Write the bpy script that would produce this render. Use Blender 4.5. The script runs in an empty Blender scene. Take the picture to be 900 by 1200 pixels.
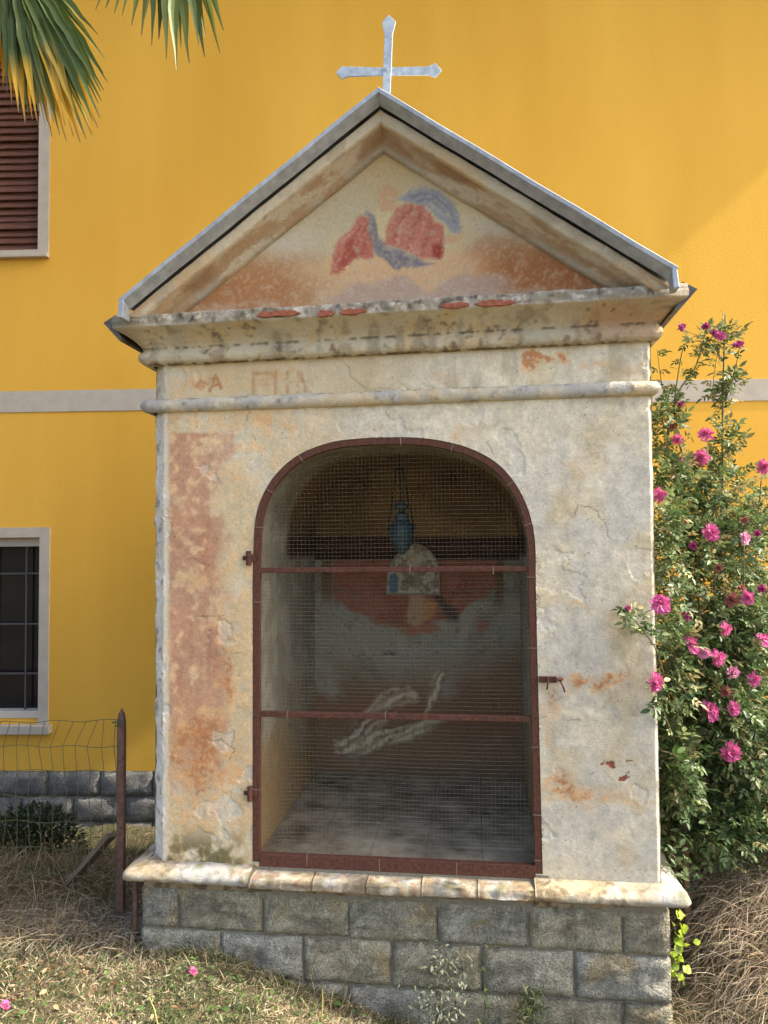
import bpy, bmesh, math, random
import numpy as np
from math import sin, cos, pi, radians
from mathutils import Matrix, Vector

rng = np.random.default_rng(7)
random.seed(7)
scene = bpy.context.scene
col = scene.collection

# ------------------------------------------------------------------ camera
FPX = 867.0                                    # focal length in photograph pixels (900 x 1200)
CAM = np.array([0.0, 0.0, 1.55])
def _rz(a): return np.array([[cos(a), -sin(a), 0], [sin(a), cos(a), 0], [0, 0, 1]])
def _rx(a): return np.array([[1, 0, 0], [0, cos(a), -sin(a)], [0, sin(a), cos(a)]])
RC = _rz(radians(1.6)) @ _rx(radians(92.5)) @ _rz(radians(-0.6))
cam_data = bpy.data.cameras.new('camera')
cam_data.sensor_width = 36.0
cam_data.lens = 36.0 * FPX / 1200.0
cam_data.clip_start = 0.05
cam_data.clip_end = 2000.0
cam = bpy.data.objects.new('camera', cam_data)
M = Matrix.Identity(4)
for i in range(3):
    for j in range(3): M[i][j] = RC[i, j]
    M[i][3] = CAM[i]
cam.matrix_world = M
col.objects.link(cam)
scene.camera = cam

# ------------------------------------------------------------------ sky, sun, exposure
SUN_EL, SUN_AZ = radians(41.5), radians(4.9)   # azimuth: in front of the house wall's own line, coming from the right
world = bpy.data.worlds.new('World'); scene.world = world; world.use_nodes = True
wn = world.node_tree.nodes; wl = world.node_tree.links
sky = wn.new('ShaderNodeTexSky'); sky.sky_type = 'NISHITA'; sky.sun_disc = False
sky.sun_elevation = SUN_EL; sky.sun_rotation = radians(90) + SUN_AZ
sky.air_density = 0.8; sky.dust_density = 4.0; sky.ozone_density = 0.6
bg = wn['Background']; bg.inputs['Strength'].default_value = 0.15
wl.new(sky.outputs[0], bg.inputs['Color'])
sun_d = bpy.data.lights.new('sun', 'SUN'); sun_d.energy = 2.45; sun_d.angle = radians(0.8); sun_d.color = (1, .93, .82)
sun = bpy.data.objects.new('sun', sun_d); col.objects.link(sun)
sdir = Vector((cos(SUN_EL) * cos(SUN_AZ), -cos(SUN_EL) * sin(SUN_AZ), sin(SUN_EL)))
sun.rotation_euler = sdir.to_track_quat('Z', 'Y').to_euler(); sun.location = (6, -2, 9)
scene.view_settings.view_transform = 'Standard'; scene.view_settings.look = 'None'
scene.view_settings.gamma = 1.0; scene.view_settings.use_curve_mapping = False
scene.view_settings.exposure = 1.75
scene.render.resolution_x = 768; scene.render.resolution_y = 1024
scene.render.engine = 'CYCLES'

# ------------------------------------------------------------------ pixel <-> place helpers
def ray(px, py): return RC @ np.array([(px - 450) / FPX, -(py - 600) / FPX, -1.0])
TH = radians(-5.6)                             # the shrine is turned a little against the house
UX = np.array([cos(TH), sin(TH), 0]); WY = np.array([-sin(TH), cos(TH), 0])
ORG = CAM + ray(470, 640) * 2.41; ORG[2] = 0.0
def F(px, py, w=0.0):
    """photo pixel -> (u, z) on the shrine's front plane set back by w"""
    d = ray(px, py); t = ((ORG + WY * w - CAM) @ WY) / (d @ WY); q = CAM + d * t - ORG
    return float(q @ UX), float(q[2])
def L3(px, py, w=0.0):
    u, z = F(px, py, w); return np.array([u, w, z])
def W3(px, py, y):
    """photo pixel -> world point on the plane y = const (parallel to the house wall)"""
    d = ray(px, py); return CAM + d * (y / d[1])
def loc2world(V): return ORG + V[:, :1] * UX + V[:, 1:2] * WY + V[:, 2:3] * np.array([0, 0, 1])
def wmap(V):
    """local shrine points -> photograph map coordinates, used to place stains and paint where they are"""
    q = (loc2world(V) - CAM) @ RC
    return 450 + FPX * q[:, 0] / -q[:, 2], 600 - FPX * q[:, 1] / -q[:, 2]

# ------------------------------------------------------------------ noise
def _h(ix, iy, iz, s):
    h = (ix * 374761393 + iy * 668265263 + iz * 1440662683 + s * 974634777) & 0xffffffff
    h = ((h ^ (h >> 13)) * 1274126177) & 0xffffffff
    h = ((h ^ (h >> 16)) * 2246822519) & 0xffffffff
    return ((h ^ (h >> 15)) & 0xffffff) / float(0xffffff)
def vnoise(P, s=0):
    P = np.asarray(P, float); i = np.floor(P).astype(np.int64); f = P - i; f = f * f * (3 - 2 * f); out = 0
    for dx in (0, 1):
        for dy in (0, 1):
            for dz in (0, 1):
                w = (f[:, 0] if dx else 1 - f[:, 0]) * (f[:, 1] if dy else 1 - f[:, 1]) * (f[:, 2] if dz else 1 - f[:, 2])
                out = out + w * _h(i[:, 0] + dx, i[:, 1] + dy, i[:, 2] + dz, s)
    return out
ROT = _rz(.71) @ _rx(.93) @ _rz(1.37)
def fbm(P, scale, s=0, o=4, g=.5):
    P = (np.asarray(P, float) * scale) @ ROT; a = 1; t = 0; r = 0
    for k in range(o):
        r = r + a * vnoise(P + 17.3 * k, s + k); t += a; a *= g; P = (P * 2.03) @ ROT
    return r / t                                 # 0..1, mean .5
def sst(a, b, x): t = np.clip((x - a) / (b - a), 0, 1); return t * t * (3 - 2 * t)
def lin(c):
    c = np.asarray(c, float) / 255.0
    return np.where(c <= .04045, c / 12.92, ((c + .055) / 1.055) ** 2.4)
ALB = 0.94
def C(r, g, b, k=ALB): return tuple(lin((r, g, b)) * k) + (1.0,)
def mix(a, b, m):
    m = np.asarray(m)[:, None]; return a * (1 - m) + np.asarray(b, float) * m
def polydist(X, Y, pts, closed=False):
    """distance to a polyline and, when closed, sign < 0 inside"""
    pts = [np.array(p, float) for p in pts]; n = len(pts); d = np.full(X.shape, 1e9); ins = np.zeros(X.shape, bool)
    for k in range(n if closed else n - 1):
        a, b = pts[k], pts[(k + 1) % n]; e = b - a; px, py = X - a[0], Y - a[1]
        t = np.clip((px * e[0] + py * e[1]) / max(e @ e, 1e-9), 0, 1)
        d = np.minimum(d, np.hypot(px - t * e[0], py - t * e[1]))
        if closed and a[1] != b[1]:
            c = ((a[1] > Y) != (b[1] > Y)) & (X < (b[0] - a[0]) * (Y - a[1]) / (b[1] - a[1]) + a[0]); ins ^= c
    return np.where(ins, -d, d) if closed else d
def bump2(X, Y, x, y, rx, ry): return np.exp(-((X - x) / rx) ** 2 - ((Y - y) / ry) ** 2)

# ------------------------------------------------------------------ mesh helpers
def setcol(me, rgb):
    a = me.color_attributes.new('Col', 'FLOAT_COLOR', 'POINT')
    c = np.ones((len(me.vertices), 4), np.float32); c[:, :3] = rgb
    a.data.foreach_set('color', c.ravel())
def np_mesh(name, V, Fa, mat, parent=None, rgb=None, smooth=True, link=True):
    V = np.asarray(V, np.float32); me = bpy.data.meshes.new(name)
    me.vertices.add(len(V)); me.vertices.foreach_set('co', V.ravel())
    fl = [np.asarray(x, np.int32) for x in (Fa if isinstance(Fa, (list, tuple)) else [Fa])]
    fl = [x for x in fl if len(x)]
    tot = np.concatenate([np.full(len(x), x.shape[1], np.int32) for x in fl]); loops = np.concatenate([x.ravel() for x in fl])
    me.loops.add(len(loops)); me.loops.foreach_set('vertex_index', loops)
    me.polygons.add(len(tot)); st = np.concatenate([[0], np.cumsum(tot)[:-1]]).astype(np.int32)
    me.polygons.foreach_set('loop_start', st)
    try: me.polygons.foreach_set('loop_total', tot)
    except Exception: pass
    me.update(calc_edges=True)
    me.polygons.foreach_set('use_smooth', np.full(len(tot), smooth))
    if rgb is not None: setcol(me, rgb)
    if mat: me.materials.append(mat)
    me.validate()
    o = bpy.data.objects.new(name, me)
    if link: col.objects.link(o)
    if parent is not None: o.parent = parent
    return o
def grid_faces(nu, nv, mask=None, flip=False):
    i = np.arange(nu - 1)[:, None] * nv + np.arange(nv - 1)[None, :]
    q = np.stack([i, i + nv, i + nv + 1, i + 1], -1).reshape(-1, 4)
    if mask is not None: q = q[mask.ravel()]
    return q[:, ::-1] if flip else q
class MB:
    def __init__(s): s.v = []; s.f = []; s.c = []
    def add(s, V, Fs, c=None):
        b = len(s.v); s.v += [tuple(map(float, p)) for p in V]; s.f += [tuple(b + i for i in f) for f in Fs]
        if c is not None: s.c += [tuple(c)[:3]] * len(V)
        return s
    def box(s, a, b, c=None):
        (x0, y0, z0), (x1, y1, z1) = a, b
        V = [(x0, y0, z0), (x1, y0, z0), (x1, y1, z0), (x0, y1, z0), (x0, y0, z1), (x1, y0, z1), (x1, y1, z1), (x0, y1, z1)]
        return s.add(V, [(0, 3, 2, 1), (4, 5, 6, 7), (0, 1, 5, 4), (1, 2, 6, 5), (2, 3, 7, 6), (3, 0, 4, 7)], c)
    def tube(s, pts, r, n=6, c=None, cap=True):
        pts = [np.array(p, float) for p in pts]; rs = r if hasattr(r, '__len__') else [r] * len(pts); V = []; Fs = []
        t0 = pts[1] - pts[0]; ref = np.array([0, 0, 1.0]) if abs(t0[2]) < .8 * np.linalg.norm(t0) else np.array([1.0, 0, 0])
        for k, p in enumerate(pts):
            t = pts[min(k + 1, len(pts) - 1)] - pts[max(k - 1, 0)]; t /= max(np.linalg.norm(t), 1e-9)
            a = np.cross(t, ref); a /= max(np.linalg.norm(a), 1e-9); b = np.cross(t, a)
            for j in range(n):
                an = 2 * pi * j / n; V.append(p + rs[k] * (cos(an) * a + sin(an) * b))
        for k in range(len(pts) - 1):
            for j in range(n): Fs.append((k * n + j, k * n + (j + 1) % n, (k + 1) * n + (j + 1) % n, (k + 1) * n + j))
        if cap: Fs += [tuple(range(n)), tuple(range((len(pts) - 1) * n, len(pts) * n))]
        return s.add(V, Fs, c)
    def lathe(s, prof, cx, cy, n=16, c=None):
        V = []; Fs = []
        for (r, z) in prof:
            for j in range(n): V.append((cx + r * cos(2 * pi * j / n), cy + r * sin(2 * pi * j / n), z))
        for k in range(len(prof) - 1):
            for j in range(n): Fs.append((k * n + j, k * n + (j + 1) % n, (k + 1) * n + (j + 1) % n, (k + 1) * n + j))
        return s.add(V, Fs, c)
    def prism(s, outline, w0, w1, c=None):
        """outline in (u, z), extruded along local y from w0 to w1"""
        n = len(outline); V = [(u, w0, z) for u, z in outline] + [(u, w1, z) for u, z in outline]
        Fs = [tuple(range(n)), tuple(range(2 * n - 1, n - 1, -1))] + [(k, n + k, n + (k + 1) % n, (k + 1) % n) for k in range(n)]
        return s.add(V, Fs, c)
    def build(s, name, mat, parent=None, smooth=False, bevel=0, fix=True):
        me = bpy.data.meshes.new(name); me.from_pydata(s.v, [], s.f); me.update()
        if fix:
            bm = bmesh.new(); bm.from_mesh(me); bmesh.ops.recalc_face_normals(bm, faces=bm.faces); bm.to_mesh(me); bm.free()
        if s.c and len(s.c) == len(s.v): setcol(me, np.array(s.c))
        if smooth:
            for p in me.polygons: p.use_smooth = True
        if mat: me.materials.append(mat)
        o = bpy.data.objects.new(name, me); col.objects.link(o)
        if parent is not None: o.parent = parent
        if bevel:
            b = o.modifiers.new('bevel', 'BEVEL'); b.width = bevel; b.segments = 2; b.limit_method = 'ANGLE'
        return o
def empty(name, loc=(0, 0, 0), rz=0, parent=None):
    o = bpy.data.objects.new(name, None); col.objects.link(o); o.location = tuple(loc); o.rotation_euler = (0, 0, rz)
    o.empty_display_size = .2
    if parent is not None: o.parent = parent
    return o
def tag(o, label, cat, group=None, kind=None):
    o['label'] = label; o['category'] = cat
    if group: o['group'] = group
    if kind: o['kind'] = kind
    return o
def dup(o, name=None, parent=None):
    c = o.copy(); col.objects.link(c)
    if parent is not None: c.parent = parent
    return c

# ------------------------------------------------------------------ materials
def nt(name):
    m = bpy.data.materials.new(name); m.use_nodes = True; n = m.node_tree.nodes
    return m, n, m.node_tree.links, n['Principled BSDF']
def add_bump(n, l, p, layers, dist=.01):
    """layers: (scale, strength, detail)"""
    tc = n.new('ShaderNodeTexCoord'); prev = None
    for sc, st, de in layers:
        t = n.new('ShaderNodeTexNoise'); t.inputs['Scale'].default_value = sc; t.inputs['Detail'].default_value = de
        t.inputs['Roughness'].default_value = .6
        l.new(tc.outputs['Object'], t.inputs['Vector'])
        b = n.new('ShaderNodeBump'); b.inputs['Strength'].default_value = st; b.inputs['Distance'].default_value = dist
        l.new(t.outputs['Fac'], b.inputs['Height'])
        if prev: l.new(prev.outputs['Normal'], b.inputs['Normal'])
        prev = b
    l.new(prev.outputs['Normal'], p.inputs['Normal'])
def vary(n, l, src, scale, lo, hi, detail=5):
    tc = n.new('ShaderNodeTexCoord'); t = n.new('ShaderNodeTexNoise'); t.inputs['Scale'].default_value = scale
    t.inputs['Detail'].default_value = detail; t.inputs['Roughness'].default_value = .65
    l.new(tc.outputs['Object'], t.inputs['Vector'])
    mr = n.new('ShaderNodeMapRange'); mr.inputs[1].default_value = .3; mr.inputs[2].default_value = .7
    mr.inputs[3].default_value = lo; mr.inputs[4].default_value = hi; l.new(t.outputs['Fac'], mr.inputs[0])
    mx = n.new('ShaderNodeMix'); mx.data_type = 'RGBA'; mx.blend_type = 'MULTIPLY'; mx.inputs[0].default_value = 1
    l.new(src, mx.inputs[6]); l.new(mr.outputs[0], mx.inputs[7]); return mx.outputs[2]
def attr_mat(name, rough=.95, layers=((60, .25, 6), (400, .25, 3)), var=((90, .9, 1.08), (500, .93, 1.06)), spec=.2, metal=0, dist=.01):
    m, n, l, p = nt(name); a = n.new('ShaderNodeAttribute'); a.attribute_name = 'Col'; o = a.outputs['Color']
    for sc, lo, hi in var: o = vary(n, l, o, sc, lo, hi)
    l.new(o, p.inputs['Base Color']); p.inputs['Roughness'].default_value = rough; p.inputs['Specular IOR Level'].default_value = spec
    p.inputs['Metallic'].default_value = metal
    if layers: add_bump(n, l, p, layers, dist)
    return m
def flat_mat(name, c1, c2=None, scale=20, rough=.8, metal=0, layers=None, spec=.3, lo=.35, hi=.65, dist=.01, stretch=None, detail=6):
    m, n, l, p = nt(name); p.inputs['Roughness'].default_value = rough; p.inputs['Metallic'].default_value = metal
    p.inputs['Specular IOR Level'].default_value = spec
    if c2 is None: p.inputs['Base Color'].default_value = c1
    else:
        tc = n.new('ShaderNodeTexCoord'); t = n.new('ShaderNodeTexNoise'); t.inputs['Scale'].default_value = scale
        t.inputs['Detail'].default_value = detail; t.inputs['Roughness'].default_value = .65
        src = tc.outputs['Object']
        if stretch:
            mp = n.new('ShaderNodeMapping'); mp.inputs['Scale'].default_value = stretch; l.new(src, mp.inputs['Vector']); src = mp.outputs[0]
        l.new(src, t.inputs['Vector'])
        r = n.new('ShaderNodeValToRGB'); r.color_ramp.elements[0].color = c1; r.color_ramp.elements[1].color = c2
        r.color_ramp.elements[0].position = lo; r.color_ramp.elements[1].position = hi
        l.new(t.outputs['Fac'], r.inputs['Fac']); l.new(r.outputs['Color'], p.inputs['Base Color'])
    if layers: add_bump(n, l, p, layers, dist)
    return m
def leaf_mat(name, trans=.35, rough=.5):
    m = bpy.data.materials.new(name); m.use_nodes = True; n = m.node_tree.nodes; l = m.node_tree.links; p = n['Principled BSDF']
    a = n.new('ShaderNodeAttribute'); a.attribute_name = 'Col'; l.new(a.outputs['Color'], p.inputs['Base Color'])
    p.inputs['Roughness'].default_value = rough; p.inputs['Specular IOR Level'].default_value = .35
    t = n.new('ShaderNodeBsdfTranslucent'); l.new(a.outputs['Color'], t.inputs['Color'])
    mx = n.new('ShaderNodeMixShader'); mx.inputs[0].default_value = trans
    l.new(p.outputs[0], mx.inputs[1]); l.new(t.outputs[0], mx.inputs[2]); l.new(mx.outputs[0], n['Material Output'].inputs['Surface'])
    return m
M_plaster = attr_mat('old_painted_plaster', layers=((45, .35, 8), (260, .35, 5)))
M_fresco = attr_mat('faded_fresco', layers=((70, .2, 7), (420, .2, 4)))
M_mould = attr_mat('weathered_moulding', layers=((55, .45, 8), (300, .4, 5)), dist=.012)
M_stone = attr_mat('grey_schist', rough=.9, layers=((38, .7, 9), (150, .9, 8)), var=((45, .76, 1.2), (140, .62, 1.5), (420, .66, 1.45)), dist=.022)
M_mortar = flat_mat('grey_mortar', C(120, 114, 98), C(142, 136, 118), 60, .95, layers=((180, .5, 5),))
M_rust = flat_mat('rusty_iron', C(76, 50, 40), C(108, 70, 54), 90, .85, .15, layers=((220, .4, 5),), dist=.004)
M_rustpost = flat_mat('rusty_post_iron', C(88, 66, 56), C(122, 92, 76), 70, .85, .1, layers=((200, .4, 5),), dist=.004)
M_zinc = flat_mat('galvanised_sheet', C(150, 156, 160, 1), C(180, 186, 190, 1), 30, .45, .35, layers=((24, .1, 4), (200, .05, 3)), dist=.004)
M_zincdark = flat_mat('dull_zinc_flashing', C(78, 74, 68), C(112, 106, 98), 25, .6, .3)
M_cross = flat_mat('white_galvanised_cross', C(158, 168, 172, 1), C(198, 206, 208, 1), 45, .5, .25, layers=((60, .1, 4),), dist=.003)
M_wire = flat_mat('dull_wire', C(96, 90, 74), C(120, 112, 92), 30, .6, .2)
M_fwire = flat_mat('fence_wire', C(70, 74, 50), C(98, 98, 72), 30, .6, .2)
M_tie = flat_mat('bright_tie_wire', C(160, 150, 132), rough=.5, metal=.3)
M_brick = flat_mat('red_brick', C(140, 78, 58), C(172, 108, 84), 70, .95, layers=((150, .5, 5),))
M_stucco = None

# ================================================================== GROUND
def gz(x, y):
    x = np.asarray(x, float); y = np.asarray(y, float)
    left = .205 * sst(.16, -.74, x) * (1 - 1.7 * sst(2.9, 4.2, y))
    mound = .24 * sst(.84, 1.7, x) * sst(.6, 1.9, y) + .34 * sst(2.05, 3.0, y) * sst(.84, 1.12, x)
    foot = .03 * sst(-.1, .2, x) * sst(.95, .7, x)
    near = .05 * sst(2.35, 1.6, y) * sst(-.2, -.9, x)
    r = np.hypot(x, y - 2.5); fall = 1 - sst(4.0, 8.0, r)
    P = np.stack([x.ravel(), y.ravel(), np.zeros(x.size)], 1)
    n = (fbm(P, 5, 91, 3).reshape(x.shape) - .5) * .05 + (fbm(P, 22, 92, 2).reshape(x.shape) - .5) * .022
    return (left + mound + near + foot + n) * fall + .014
def ground_hit(px, py):
    d = ray(px, py); t = np.linspace(1.2, 9, 3000); p = CAM + t[:, None] * d
    b = p[:, 2] < gz(p[:, 0], p[:, 1]); k = int(np.argmax(b)); return p[k]
fine = np.arange(-3.4, 3.41, .04)
far = np.array([3.6, 4, 5, 6.5, 9, 14, 25, 50, 120, 300, 700])
gx = np.concatenate([-far[::-1], fine, far])
gy = np.concatenate([2.2 - far[::-1] - 1.2, np.arange(1.0, 5.41, .04), far + 2.2])
gy = np.unique(gy)
GX, GY = np.meshgrid(gx, gy, indexing='ij'); GZ = gz(GX, GY)
GV = np.stack([GX.ravel(), GY.ravel(), GZ.ravel()], 1)
gn = fbm(GV, 3, 5, 4); gn2 = fbm(GV, 30, 8, 3)
gc = mix(np.tile(np.array([122., 108, 84]), (len(GV), 1)), (150, 130, 100), sst(.35, .65, gn))
gc = mix(gc, (88, 92, 58), sst(.4, .65, gn2) * .7)
M_ground = attr_mat('dry_turf_soil', layers=((60, .6, 6), (250, .5, 4)), var=((60, .7, 1.15),), dist=.02)
ground = np_mesh('ground', GV, grid_faces(len(gx), len(gy)), M_ground, rgb=lin(gc) * .7)
ground['kind'] = 'structure'

# ================================================================== HOUSE
WALL_Y = 4.5
def house_stucco():
    m, n, l, p = nt('yellow_stucco'); tc = n.new('ShaderNodeTexCoord')
    t = n.new('ShaderNodeTexNoise'); t.inputs['Scale'].default_value = .9; t.inputs['Detail'].default_value = 5; l.new(tc.outputs['Object'], t.inputs['Vector'])
    mp = n.new('ShaderNodeMapping'); mp.inputs['Scale'].default_value = (1.6, 1.6, .35); l.new(tc.outputs['Object'], mp.inputs['Vector'])
    l.new(mp.outputs[0], t.inputs['Vector'])
    r = n.new('ShaderNodeValToRGB'); r.color_ramp.elements[0].position = .3; r.color_ramp.elements[1].position = .7
    r.color_ramp.elements[0].color = C(222, 168, 62, .90); r.color_ramp.elements[1].color = C(232, 180, 74, .97)
    l.new(t.outputs['Fac'], r.inputs['Fac']); o = vary(n, l, r.outputs['Color'], 260, .95, 1.04, 3)
    l.new(o, p.inputs['Base Color']); p.inputs['Roughness'].default_value = .93; p.inputs['Specular IOR Level'].default_value = .15
    add_bump(n, l, p, ((75, .22, 3), (240, .16, 3)), .006); return m
M_stucco = house_stucco()
M_trim = flat_mat('beige_trim_paint', C(178, 168, 150), C(190, 180, 161), 12, .9, layers=((160, .15, 4),), dist=.005)
M_white = flat_mat('white_window_paint', C(196, 192, 180), rough=.6)
M_shut = flat_mat('brown_stained_wood', C(70, 44, 34), C(122, 80, 60), 9, .55, layers=((40, .2, 5),), stretch=(1, 1, 16), dist=.004)
M_glass, _n, _l, _p = nt('dark_window_glass'); _p.inputs['Base Color'].default_value = (.012, .012, .013, 1); _p.inputs['Roughness'].default_value = .06
_p.inputs['Specular IOR Level'].default_value = .3
M_room = flat_mat('dark_room', (.02, .02, .02, 1))
M_bar = flat_mat('grey_grille_paint', C(84, 82, 78), rough=.6)
M_roof = flat_mat('clay_roof', C(140, 80, 60), C(170, 104, 78), 14, .9)
house = empty('yellow_house', (-1.0, WALL_Y, 0))
tag(house, 'yellow stucco house with beige band and grey stone base behind the shrine', 'house')
HX = -1.0
def hb(a, b): return (a[0] - HX, a[1] - WALL_Y, a[2]), (b[0] - HX, b[1] - WALL_Y, b[2])
X0, X1, ZT = -8.0, 4.72, 6.15
lw = (-3.15, -2.245, .50, 1.615)               # lower window opening  x0 x1 z0 z1
uw = (-3.45, -2.275, 3.415, 4.80)              # upper window opening
BASE = .195
wall = MB()
xs = sorted({X0, lw[0], lw[1], uw[0], uw[1], X1}); zs = sorted({BASE, lw[2], lw[3], uw[2], uw[3], ZT})
for xa, xb in zip(xs[:-1], xs[1:]):
    for za, zb in zip(zs[:-1], zs[1:]):
        cx, cz = (xa + xb) / 2, (za + zb) / 2
        if any(w[0] < cx < w[1] and w[2] < cz < w[3] for w in (lw, uw)): continue
        wall.add([(xa - HX, 0, za), (xb - HX, 0, za), (xb - HX, 0, zb), (xa - HX, 0, zb)], [(0, 1, 2, 3)])
for w in (lw, uw):                              # reveals
    a, b, c, d = w[0] - HX, w[1] - HX, w[2], w[3]; D = .22
    wall.add([(a, 0, c), (a, D, c), (a, D, d), (a, 0, d)], [(0, 1, 2, 3)]); wall.add([(b, 0, c), (b, D, c), (b, D, d), (b, 0, d)], [(0, 3, 2, 1)])
    wall.add([(a, 0, d), (b, 0, d), (b, D, d), (a, D, d)], [(0, 3, 2, 1)]); wall.add([(a, 0, c), (b, 0, c), (b, D, c), (a, D, c)], [(0, 1, 2, 3)])
wall.build('wall', M_stucco, house, fix=False)
side = MB(); side.box((X1 - HX - .001, .0, -.3), (X1 - HX, 7, ZT)); side.box((X0 - HX, .0, -.3), (X0 - HX + .001, 7, ZT)); side.box((X0 - HX, 7, -.3), (X1 - HX, 7.05, ZT))
side.build('rear_wall', M_stucco, house)
b = MB(); za, zb = W3(0, 484, WALL_Y)[2], W3(0, 459, WALL_Y)[2]
b.box(*hb((X0, WALL_Y - .006, 2.393), (X1 - .01, WALL_Y + .002, 2.525))); b.build('string_course', M_trim, house)
ev = MB(); OV = .75
ev.box((X0 - HX - .4, -OV, ZT), (X1 - HX + .15, 7.5, ZT + .16)); ev.build('eaves', M_trim, house)
rf = MB(); rf.add([(X0 - HX - .5, -OV - .1, ZT + .163), (X1 - HX + .25, -OV - .1, ZT + .163), (X1 - HX + .25, 7.6, ZT + .163), (X0 - HX - .5, 7.6, ZT + .163), (X0 - HX + 3, 3.4, ZT + 1.9), (X1 - HX - 3, 3.4, ZT + 1.9)],
                  [(0, 1, 5, 4), (1, 2, 5), (2, 3, 4, 5), (3, 0, 4), (3, 2, 1, 0)]); rf.build('roof', M_roof, house)
# stone base of the house
bk = MB(); bk.box((X0 - HX, .012, -.5), (X1 - HX, .1, BASE)); bk.build('base_core', M_mortar, house)
def stone_mesh(name, w, h, d, seed, n=(15, 8), rough=.018, tone=(150, 150, 140), tones=None):
    """rock-faced block, front at y = 0 pointing -y, centred in x and z"""
    nu, nv = n; s = np.linspace(-1, 1, nu); t = np.linspace(-1, 1, nv); S, T = np.meshgrid(s, t, indexing='ij')
    x = S * w / 2; z = T * h / 2; P = np.stack([x.ravel(), np.full(x.size, seed * 3.7), z.ravel()], 1)
    e = np.minimum((1 - abs(S)) * w / 2, (1 - abs(T)) * h / 2); lip = sst(0, .009, e)
    f = (fbm(P * np.array([1, 1, 1.7]), 9, seed, 4) - .5).reshape(S.shape); fac = np.floor(fbm(P, 6, seed + 50, 2) * 6).reshape(S.shape) / 6 - .45
    inn = sst(.004, .030, e + (f * .03)); y = -(lip * .005 + inn * (.006 + f * rough * 2.0 + fac * rough * 1.0))
    x = x + (fbm(P, 30, seed + 9, 2) - .5).reshape(S.shape) * .012 * (1 - lip); z = z + (fbm(P, 34, seed + 13, 2) - .5).reshape(S.shape) * .012 * (1 - lip)
    V = np.stack([x.ravel(), y.ravel(), z.ravel()], 1)
    q = [grid_faces(nu, nv)]
    ring = [i * nv for i in range(nu)] + [(nu - 1) * nv + j for j in range(1, nv)] + [i * nv + nv - 1 for i in range(nu - 2, -1, -1)] + [j for j in range(nv - 2, 0, -1)]
    bv = V[ring].copy(); bv[:, 1] = d; b0 = len(V); V = np.concatenate([V, bv]); m = len(ring)
    q.append(np.array([(ring[k], b0 + k, b0 + (k + 1) % m, ring[(k + 1) % m]) for k in range(m)]))
    c = np.tile(np.array(tone, float), (len(V), 1)); nn = fbm(V * np.array([1, 1, 2.2]) + seed * 1.3, 14, seed + 3, 4)
    c = mix(c, np.array(tone) * .80, sst(.42, .62, nn)); c = mix(c, np.array(tone) * 1.14, sst(.56, .72, fbm(V + seed, 40, seed + 5, 3)) * .7)
    if tones is not None: c = tones(V, c)
    return V, q, lin(c) * 1.12
rnd = random.Random(3); z1 = BASE
hs = [np_mesh('stone_block', *stone_mesh('s', .315, .145, .03, 200 + k, (11, 6), .014, (132, 130, 122))[:2], M_stone, rgb=stone_mesh('s', .315, .145, .03, 200 + k, (11, 6), .014, (132, 130, 122))[2], link=False) for k in range(6)]
for r in range(4):
    x = -4.6 + (.16 if r % 2 else 0)
    while x < 3.2:
        o = hs[rnd.randrange(6)].copy(); col.objects.link(o); o.parent = house
        o.location = (x - HX, .0, z1 - .075 - r * .152); x += .322
# lower window
win = empty('window', (0, 0, 0), 0, house)
a, bb, c, d = lw[0] - HX, lw[1] - HX, lw[2], lw[3]
tr = MB(); T = .062; tr.box((a - T, -.012, d), (bb + T, .004, d + T)); tr.box((bb, -.012, c - .02), (bb + T, .004, d)); tr.box((a - T, -.012, c - .02), (a, .004, d)); tr.build('surround', M_trim, win)
sl = MB(); sl.box((a - .08, -.05, c - .075), (bb + .085, .0, c - .022)); sl.build('sill', M_trim, win, bevel=.004)
fr = MB(); fr.box((a, .06, d - .055), (bb, .15, d - .001)); fr.build('head_rail', M_white, win, bevel=.003)
fr = MB(); fr.box((a, .05, c + .001), (bb, .15, c + .045)); fr.build('bottom_rail', M_white, win, bevel=.003)
gp = MB(); gp.box((a, .135, c + .045), (bb, .14, d - .055)); gp.build('pane', M_glass, win)
for xx in np.arange(bb - .13, a, -.22):
    g = MB(); g.box((xx - .005, .085, c + .045), (xx + .005, .095, d - .055)); g.build('grille_bar', M_bar, win)
for py in (672, 731, 789):
    zz = W3(20, py, WALL_Y + .09)[2]; g = MB(); g.box((a, .082, zz - .005), (bb, .098, zz + .005)); g.build('grille_bar', M_bar, win)
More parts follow.
